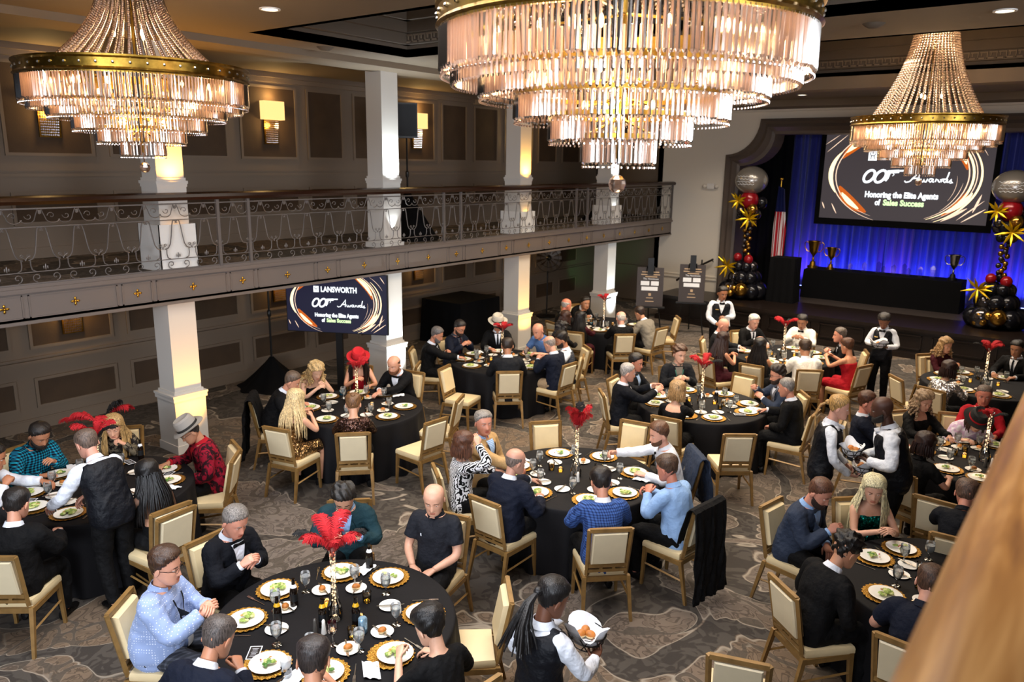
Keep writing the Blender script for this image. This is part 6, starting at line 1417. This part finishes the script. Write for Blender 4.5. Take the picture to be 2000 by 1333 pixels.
def pm(name, fn, mats, smooth=True, auto=40):
    m = MB(); fn(m); return m.mesh(name, mats, smooth, auto)
def scal(a, k): return (.006 * np.sin(a * 24) if k in (1, 2) else 0 * a)
ME = {}
ME['charger'] = pm('charger', lambda m: m.lathe([(.12, 0), (.160, .010), (.163, .013), (.150, .014), (.115, .006), (.01, .005)], n=96, wob=scal, cap=(True, True)), M['charger'])
ME['plate'] = pm('plate', lambda m: m.lathe([(.07, 0), (.085, .004), (.125, .016), (.127, .018), (.122, .019), (.086, .009), (.01, .007)], n=40), M['china'])
ME['small'] = pm('bread_plate', lambda m: m.lathe([(.045, 0), (.055, .003), (.083, .011), (.084, .013), (.080, .0135), (.054, .006), (.01, .005)], n=32), M['china'])
def goblet(m): m.lathe([(.036, 0), (.036, .003), (.008, .010), (.0065, .05), (.012, .062), (.030, .080), (.039, .110), (.040, .14), (.036, .172)], n=20, cap=(True, False))
def gwater(m): m.lathe([(.006, .064), (.029, .083), (.037, .110), (.038, .138), (.0375, .142)], n=18)
def tumbler(m): m.lathe([(.030, 0), (.034, .01), (.037, .085)], n=16, cap=(True, False)); 
def twater(m): m.lathe([(.028, .006), (.0315, .012), (.034, .06)], n=14)
def fork(m):
    m.box((0, -.035, .0035), (.007, .13, .003)); m.box((0, .045, .005), (.018, .035, .003))
    for i in (-1.5, -.5, .5, 1.5): m.box((i * .0052, .08, .006), (.0028, .045, .002))
def knife(m): m.box((0, -.05, .0045), (.011, .10, .006)); m.loft([np.array([(-.008, y, z), (.008 * k, y, z), (.008 * k, y, z + .003), (-.008, y, z + .003)]) for y, z, k in ((0, .003, 1), (.08, .003, 1.2), (.11, .003, 0.))])
ME['goblet'] = pm('goblet', goblet, M['glass']); ME['gw'] = pm('iced_water', gwater, M['water']); ME['tumbler'] = pm('tumbler', tumbler, M['glass']); ME['tw'] = pm('drink', twater, M['amber'])
ME['fork'] = pm('fork', fork, M['silver']); ME['knife'] = pm('knife', knife, M['silver'])
def roll(m):
    m.ball((0, 0, .022), (.034, .028, .024), 12, 8); m.mi = [0 if m.v[0][list(f)].mean(0)[2] > .018 else 1 for f in m.f]
ME['roll'] = pm('bread_roll', roll, [M['bread'], M['crumb']])
salm = [M['lettuce'], mat('salad_pale', 'c9cf84', .5), mat('tomato', 'b03a1c', .3), mat('dressing_leaf', '4f7a30', .5), mat('crouton', 'b98a4a', .7)]
SAL = []
for sd in range(5):
    r = np.random.RandomState(40 + sd); m = MB(); nn = (26, 18, 12, 22, 8)[sd]
    for i in range(nn):
        a, q = r.rand() * 6.28, math.sqrt(r.rand()) * .058; k = r.choice([0, 1, 1, 2, 3, 4], p=[.3, .2, .2, .08, .12, .1]); s_ = .016 if k < 2 or k == 3 else .008
        m.ball((q * math.cos(a), q * math.sin(a), .012 + .022 * (1 - q / .06) * r.rand() + s_ * .3), (s_ * (.7 + r.rand()), s_ * (.7 + r.rand()), s_ * .5), 6, 4, int(k)); m.v[-1] += r.randn(*m.v[-1].shape) * .0015
    SAL.append(m.mesh('salad', salm, False))
def napk(m):
    r = np.random.RandomState(3); g = np.linspace(-1, 1, 9); V = [(x * .09 + .02 * y, y * .055, .006 + .012 * abs(math.sin(x * 4 + y * 3)) + .006 * r.rand()) for y in g for x in g]
    m.add(V, [(i * 9 + j, i * 9 + j + 1, (i + 1) * 9 + j + 1, (i + 1) * 9 + j) for i in range(8) for j in range(8)])
ME['napkin'] = pm('napkin', napk, M['napkin'])
def card(m):
    m.box((0, 0, .001), (.085, .15, .002), 0); m.box((0, 0, .0022), (.072, .135, .0006), 1)
    for i in range(7): m.box((0, .045 - i * .015, .0028), (.045 - .006 * (i % 3), .003, .0003), 0)
ME['menu'] = pm('menu_card', card, [M['napkin'], mat('menu_black', '141012', .5)], False)
def put(name, me, cat, lab, x, y, z, rz=0, group=None, kids=()):
    o = bpy.data.objects.new(name, me); COL.objects.link(o); o.location = (x, y, z); o.rotation_euler = (0, 0, rz); tag(o, lab, cat, group)
    for kn, km in kids: d = bpy.data.objects.new(kn, km); COL.objects.link(d); d.parent = o
    return o
def relax(an, mn):
    an = sorted(an, key=lambda q: q[0])
    for _ in range(200):
        for i in range(len(an)):
            j = (i + 1) % len(an); d = (an[j][0] - an[i][0]) % (2 * PI)
            if d < mn and len(an) > 1: s_ = (mn - d) / 2 * .6; an[i][0] -= s_; an[j][0] += s_
    return an
rs = np.random.RandomState(5)
for k, c in TC.items():
    S_ = [q for q in SEATS if q['tab'] == k and q.get('set', True)]
    an = relax([[math.atan2(q['loc'][1] - c[1], q['loc'][0] - c[0]), q] for q in S_], math.radians(31))
    far = k in 'EGJI'
    ext = []
    for i in range(len(an)):
        a0, a1 = an[i][0], an[(i + 1) % len(an)][0]; gp = (a1 - a0) % (2 * PI) or 2 * PI
        if gp > math.radians(66): ext.append([a0 + min(gp / 2, math.radians(42)), dict(desc='', empty='the empty place beside ' + (an[i][1]['desc'] or an[i][1]['empty']), loc=(0, 0, 0))])
    an = an + ext
    for i, (a, q) in enumerate(an):
        e = np.array([math.cos(a), math.sin(a)]); s_ = np.array([-math.sin(a), math.cos(a)]); P_ = lambda r, l: np.array(c) + e * r + s_ * l
        who = ('before ' + (q['desc'] or q['empty'])).replace('before the empty place', 'at the empty place')
        rz = a + PI / 2 + PI; p = P_(.66, 0); put('charger_plate', ME['charger'], 'charger', f'gold charger {who}', p[0], p[1], ZT, rz)
        j = rs.randn(2) * .012; p2 = p + j; put('dinner_plate', ME['plate'], 'plate', f'white salad plate {who}', p2[0], p2[1], ZT + .008, rz)
        put('salad', SAL[int(rs.randint(5))], 'salad', f'green salad {who}', p2[0], p2[1], ZT + .016, rs.rand() * 6)
        b = P_(.40, .13 if k != 'H' else .13); put('bread_plate', ME['small'], 'plate', f'white bread plate {who}', b[0], b[1], ZT, 0)
        if rs.rand() < (.8 if k in 'AKI' else .35): put('bread_roll', ME['roll'], 'bread roll', f'golden bread roll {who}', b[0] + .01, b[1] - .01, ZT + .008, rs.rand() * 6)
        put('knife', ME['knife'], 'knife', f'silver knife {who}', *(b + s_ * -.01), ZT + .012, rz + 1.0 * rs.rand() - .5)
        g = P_(.46, -.12); put('water_goblet', ME['goblet'], 'glass', f'water goblet {who}', g[0], g[1], ZT, 0, None, [('iced_water', ME['gw'])])
        f_ = P_(.67, .195); put('fork', ME['fork'], 'fork', f'silver fork {who}', f_[0], f_[1], ZT, rz)
        if rs.rand() < .35 and not far: n_ = P_(.70, -.20); put('napkin', ME['napkin'], 'napkin', f'white napkin {who}', n_[0], n_[1], ZT, rz + 1)
        elif rs.rand() < .4 and not far: n_ = P_(.62, -.17); put('menu_card', ME['menu'], 'menu card', f'black menu card {who}', n_[0], n_[1], ZT + .014, rz + .6)
        if rs.rand() < .35: t_ = P_(.30, -.06); put('tumbler', ME['tumbler'], 'glass', f'short drink glass {who}', t_[0], t_[1], ZT, 0, None, [('drink', ME['tw'])])
# salt and pepper, candles, bottles, centrepieces
def shaker(m): m.lathe([(.020, 0), (.021, .004), (.015, .05), (.013, .085), (.013, .10), (.006, .112)], n=10)
ME['salt'] = pm('salt', shaker, M['china']); ME['pepper'] = pm('pepper', shaker, mat('pepper_glass', '4a4642', .3))
def bottle(m): m.lathe([(.030, 0), (.031, .01), (.031, .13), (.024, .16), (.0135, .185), (.0125, .225), (.014, .23)], n=14)
def blabel(m): m.lathe([(.0318, .05), (.0318, .11)], n=14, cap=(False, False))
def nlabel(m): m.lathe([(.0255, .160), (.0148, .186)], n=14, cap=(False, False))
ME['bottle'] = pm('bottle', bottle, mat('dark_bottle', '120a06', .12)); ME['blab'] = pm('bottle_label', blabel, mat('label_black', '0e1216', .5)); ME['nlab'] = pm('neck_label', nlabel, mat('label_yellow', 'd8a818', .4))
ME['nlabw'] = pm('neck_label_w', nlabel, M['napkin']); ME['canlid'] = None
def can_(m): m.lathe([(.028, 0), (.033, .008), (.033, .112), (.027, .12)], n=16)
ME['can'] = pm('drink_can', can_, mat('can_print', '8fb4d0', .3, .6, var=.5, vscale=30))
def wineg(m): m.lathe([(.034, 0), (.034, .003), (.006, .010), (.005, .08), (.02, .09), (.036, .12), (.038, .15), (.031, .19)], n=18, cap=(True, False))
def winef(m): m.lathe([(.006, .086), (.03, .108), (.0355, .128), (.0355, .13)], n=16)
ME['wg'] = pm('wine_glass', wineg, M['glass']); ME['wf'] = pm('wine', winef, M['wine'])
vgl = mat('x0', 'ffffff', .5)
fairy = emat('fairy_light', (1, .66, .36), 2.6); fgl = emat('fairy_red', (1, .18, .08), 3)
PL = dict(A=(-1, 7, 1.15), B=(1, 6, 1.), C=(0, 4, .9), D=(2, 6, .8), E=(3, 4, .7), F=(4, 5, .95), G=(5, 5, .9), H=(6, 5, 1.05), J=(7, 5, .9), I=(8, 3, .6), K=None)
PX = dict(A=(650, 1115), H=(1130, 900), F=(1366, 775), D=(985, 672), C=(708, 752), E=(1199, 632), G=(1527, 668), J=(1957, 720))
for k, c in TC.items():
    far = k in 'EGJ'; o = np.array(c) + rs.randn(2) * .02
    put('salt_shaker', ME['salt'], 'shaker', f'white salt shaker on {TD[k]}', o[0] + .10, o[1] - .16, ZT); put('pepper_shaker', ME['pepper'], 'shaker', f'grey pepper shaker on {TD[k]}', o[0] + .04, o[1] - .19, ZT)
    if k == 'K': continue
    t = thing('vase', f'tall slim glass trumpet vase with fairy lights on {TD[k]}', 'vase', (c[0], c[1], ZT)); Hv = .60
    m = MB(); m.lathe([(.055, 0), (.060, .01), (.062, .06), (.05, .12), (.03, .18), (.020, .28), (.018, .42), (.028, .55), (.045, Hv)], n=16, cap=(True, False)); m.build('glass_body', M['glass'], t)
    m = MB(); m.tube([(.012 * math.cos(z * 40), .012 * math.sin(z * 40), z) for z in np.linspace(.10, Hv - .02, 40)], .0015, 3); m.build('light_wire', M['silver'], t)
    m = MB()
    for i in range(26): z = .12 + i * (Hv - .14) / 26; m.ball((.013 * math.cos(i * 2.1), .013 * math.sin(i * 2.1), z), .0068, 6, 4, 1 if (k in 'A' and z > .48) else 0)
    m.build('fairy_lights', [fairy, fgl], t); light('fairy_glow', 'POINT', (c[0], c[1], ZT + .35), 1.6, (1, .6, .3), .03)
    cfg = PL[k]; r2 = np.random.RandomState(60 + cfg[0]); nF = cfg[1]; sz = cfg[2]
    for i in range(nF):
        a = (2 * PI * i / nF) + r2.rand() * .5 + cfg[0]; out = np.array([math.cos(a), math.sin(a), 0]); black = i % 3 == 2
        if k == 'H': out = out * .35 + np.array([.2, -.1, 0])
        m = MB(); feather(m, (c[0], c[1], ZT + Hv - .10), out * (.16 if not black else .45) + np.array([0, 0, 1.]), (.27 + .08 * r2.rand()) * sz, out * .9 + np.array([0, 0, -.30]), (.085 if not black else .06) * (1.35 if k == 'H' else 1) * sz ** .5, r2, 64)
        col = 'black' if black else 'red'
        m.build('ostrich_feather', M['blackf'] if black else M['redf'], label=f'{col} ostrich feather in the vase on {TD[k]}', cat='feather', group=f'{col} feathers on {TD[k]}', smooth=False)
# extra plume hat feathers for the woman at the left table
r2 = np.random.RandomState(99)
for i, (u, v, dx) in enumerate(((175, 800, -1), (190, 805, -.5), (205, 800, .2), (210, 790, .6))):
    p = at(u, v + 22, 1.16); d = RC @ np.array([dx, .5 + .1 * i, 0]); m = MB(); feather(m, p, d, .28, RC @ np.array([dx, -.4, 0]), .12, r2, 70); m.build('ostrich_feather', M['redf'] if i != 2 else M['blackf'], label=('red' if i != 2 else 'black') + ' plume beside the head of the blonde woman at the left table', cat='feather', group='plumes beside the blonde woman' + (' red' if i != 2 else ' black'), smooth=False)
# bottles and extra glasses on the front table etc, from their places on the table tops
for u, v, kind, lab in ((527, 1156 + 0, None, ''), ):
    pass
def tb(u, v): p = at(u, v, ZT); return p[0], p[1]
for u, v, nl, lab in ((575, 1184, 'nlabw', 'dark beer bottle beside the tuxedo man\'s plate'), (543, 1222, 'nlab', 'yellow necked beer bottle left of the vase on the front table'), (696, 1222, 'nlab', 'yellow necked beer bottle right of the vase on the front table'), (631, 1224, 'nlab', 'small brown bottle just left of the vase on the front table'), (722, 1112, 'nlabw', 'beer bottle by the right elbow of the man in teal blazer'), (1162, 945, 'nlabw', 'dark bottle near the vase on the centre table'), (276, 897, 'nlabw', 'dark wine bottle on the far left table'), (1398, 787, 'nlabw', 'green bottle on the middle table')):
    x, y = tb(u, v); put('beer_bottle', ME['bottle'], 'bottle', lab, x, y, ZT, 0, None, [('body_label', ME['blab']), ('neck_label', ME[nl])])
x, y = tb(709, 1236); put('drink_can', ME['can'], 'can', 'pale blue drink can right of the vase on the front table', x, y, ZT)
x, y = tb(650, 1262); put('wine_glass', ME['wg'], 'glass', 'glass of red wine in front of the vase on the front table', x, y, ZT, 0, None, [('wine', ME['wf'])])
x, y = tb(560, 1325); put('tumbler', ME['tumbler'], 'glass', 'tumbler with lime slices by the plate at the bottom of the front table', x, y, ZT, 0, None, [('drink', ME['gw'])])
x, y = tb(645, 690); 
for u, v, lab in ((668, 772, 'blue drink in a tall glass on the sequin dress table'), (1155, 636, 'teal drink in a glass on the back table by the wall')):
    x, y = tb(u, v); put('tumbler', ME['tumbler'], 'glass', lab, x, y, ZT, 0, None, [('drink', pm('blue_drink', twater, mat('blue_drink', '1f8fb0', .2)))])
def candle(m): m.lathe([(.028, 0), (.034, .02), (.030, .045), (.026, .05)], n=12, cap=(True, False))
ME['vot'] = pm('votive', candle, M['amber'])
def flame(m): m.lathe([(.018, .004), (.018, .022), (.001, .024)], n=10)
ME['fl'] = pm('candle', flame, emat('candle_glow', (1, .55, .15), 3))
for k, c in TC.items():
    for i in range(2):
        a = i * 2.6 + rs.rand(); put('votive_candle', ME['vot'], 'candle', f'small amber votive candle on {TD[k]}', c[0] + .2 * math.cos(a), c[1] + .2 * math.sin(a), ZT, 0, f'votives on {TD[k]}', [('candle', ME['fl'])])
# ================================================================ coats over chairs
def coat(desc, mm, lab, seed=0, w_=.50, drop=.75, dx=0.):
    q = [q for q in SEATS if q['desc'] == desc][0]; r_ = q['rz'] - math.radians(q['off'] * .5); l = np.array(q['loc'][:2]) + fwd(r_) * .045
    nx, nz = 30, 34; V = []; yt = -.215 - (.94 - .47) * .20
    for j in range(nz):
        s_ = j / (nz - 1)
        if s_ < .25: z_ = .60 + .36 * s_ / .25; y = -.215 - (z_ - .47) * .20 + .040
        elif s_ < .33: k = (s_ - .25) / .08; z_ = .965 + .02 * math.sin(k * PI); y = yt + .040 - .085 * k
        else: k = (s_ - .33) / .67; z_ = .965 - drop * k; y = yt - .045 - .05 * k
        for i in range(nx):
            x = dx + (i / (nx - 1) - .5) * w_ * (1 + .16 * max(0, s_ - .33)); fo = abs(.030 * math.sin(x * 30 + 3 * math.sin(s_ * 4 + seed)) + .012 * math.sin(x * 64 + s_ * 7)) * min(1, abs(s_ - .29) * 5)
            V.append((x + .01 * math.sin(s_ * 9 + i * .4), y - fo if s_ > .3 else y + fo * .5, z_ + .012 * math.sin(x * 17 + seed) * (1 if s_ > .5 else .2)))
    m = MB(); m.add(V, [(j * nx + i, j * nx + i + 1, (j + 1) * nx + i + 1, (j + 1) * nx + i) for j in range(nz - 1) for i in range(nx - 1)])
    o = m.build('coat', CM(mm), label=lab, cat='coat'); md = o.modifiers.new('t', 'SOLIDIFY'); md.thickness = .010; o.location = (l[0], l[1], 0); o.rotation_euler = (0, 0, r_)
coat('the man leaning in dark suit', 'm_black', 'black coat hung over the chair of the man leaning in dark suit', 1, drop=.82)
coat('the man reaching for his glass', 'm_grayblue', 'slate jacket hung over the chair of the man reaching for his glass', 2, drop=.62)
coat('the man in the light blue shirt', 'm_black', 'long black coat over the chair of the man in light blue shirt', 3, drop=.90)
# ================================================================ bread baskets held by the servers
def basket(x, y, z, lab, rz=0):
    t = thing('bread_basket', lab, 'basket', (x, y, z), rz); t.scale = (1.25,) * 3; m = MB()
    for r, zz in ((.08, .0), (.10, .04), (.115, .08)): m.tube([(r * math.cos(a), r * .75 * math.sin(a), zz) for a in np.linspace(0, 2 * PI, 25)], .004, 4)
    for i in range(14): a = i * 2 * PI / 14; b = a + .45 * (1 if i % 2 else -1); m.tube([(.08 * math.cos(a), .06 * math.sin(a), 0), (.115 * math.cos(b), .086 * math.sin(b), .08)], .003, 4)
    m.build('wire_frame', M['blackp'], t)
    m = MB(); n = 30; a = np.linspace(0, 2 * PI, n, endpoint=False); m.loft([np.c_[(r + w_ * np.sin(a * 5)) * .8 * np.cos(a), .62 * (r + w_ * np.sin(a * 5)) * np.sin(a), zz * .8 + hz * np.sin(a * 3 + 1)] for r, w_, zz, hz in ((.06, 0, .008, 0), (.11, .003, .05, 0), (.135, .012, .115, .012), (.15, .022, .135, .03), (.12, .012, .105, .01), (.08, 0, .06, 0), (.02, 0, .055, 0))]); m.build('linen', M['napkin'], t)
    for i in range(3): a = i * 2.1; o = bpy.data.objects.new('bread_roll', ME['roll']); COL.objects.link(o); o.location = (x + .035 * math.cos(a), y + .03 * math.sin(a), z + .06); o.scale = (1.1, 1.1, 1.1); o.rotation_euler = (0, 0, a); tag(o, 'golden roll in the ' + lab, 'bread roll', 'rolls in the ' + lab[:50])
for key, lab, dz, fw in (('dreadlocks', 'linen lined wire basket held by the server with dreadlocks', .0, .13), ('bald server', 'linen lined basket held by the bald server', .0, .12), ('blonde server', 'linen lined wire basket held by the blonde server', -.02, .12), ('high bun', 'linen lined basket held by the waitress with the bun', -.02, .12)):
    q = [p for p in PEOPLE if key in p['root']['label'] and not p['seat']][0]; Wl = (q['arms'][-1][2] + q['arms'][1][2]) / 2 + np.array([0, fw + .02, dz]); r = q['root'].rotation_euler[2]; L = q['root'].location
    bk = basket(L[0] + math.cos(r) * Wl[0] - math.sin(r) * Wl[1], L[1] + math.sin(r) * Wl[0] + math.cos(r) * Wl[1], Wl[2], lab, r)
q = [p for p in PEOPLE if 'waiter in black waistcoat' in p['root']['label']][0]; Wl = q['arms'][-1][2] + np.array([0, .06, -.07]); r = q['root'].rotation_euler[2]; L = q['root'].location
o = put('napkin', ME['napkin'], 'napkin', 'folded white napkin held by the waiter before the stage', L[0] + math.cos(r) * Wl[0] - math.sin(r) * Wl[1], L[1] + math.sin(r) * Wl[0] + math.cos(r) * Wl[1], Wl[2]); o.rotation_euler = (1.4, 0, r); o.scale = (.9, 1.9, 1)
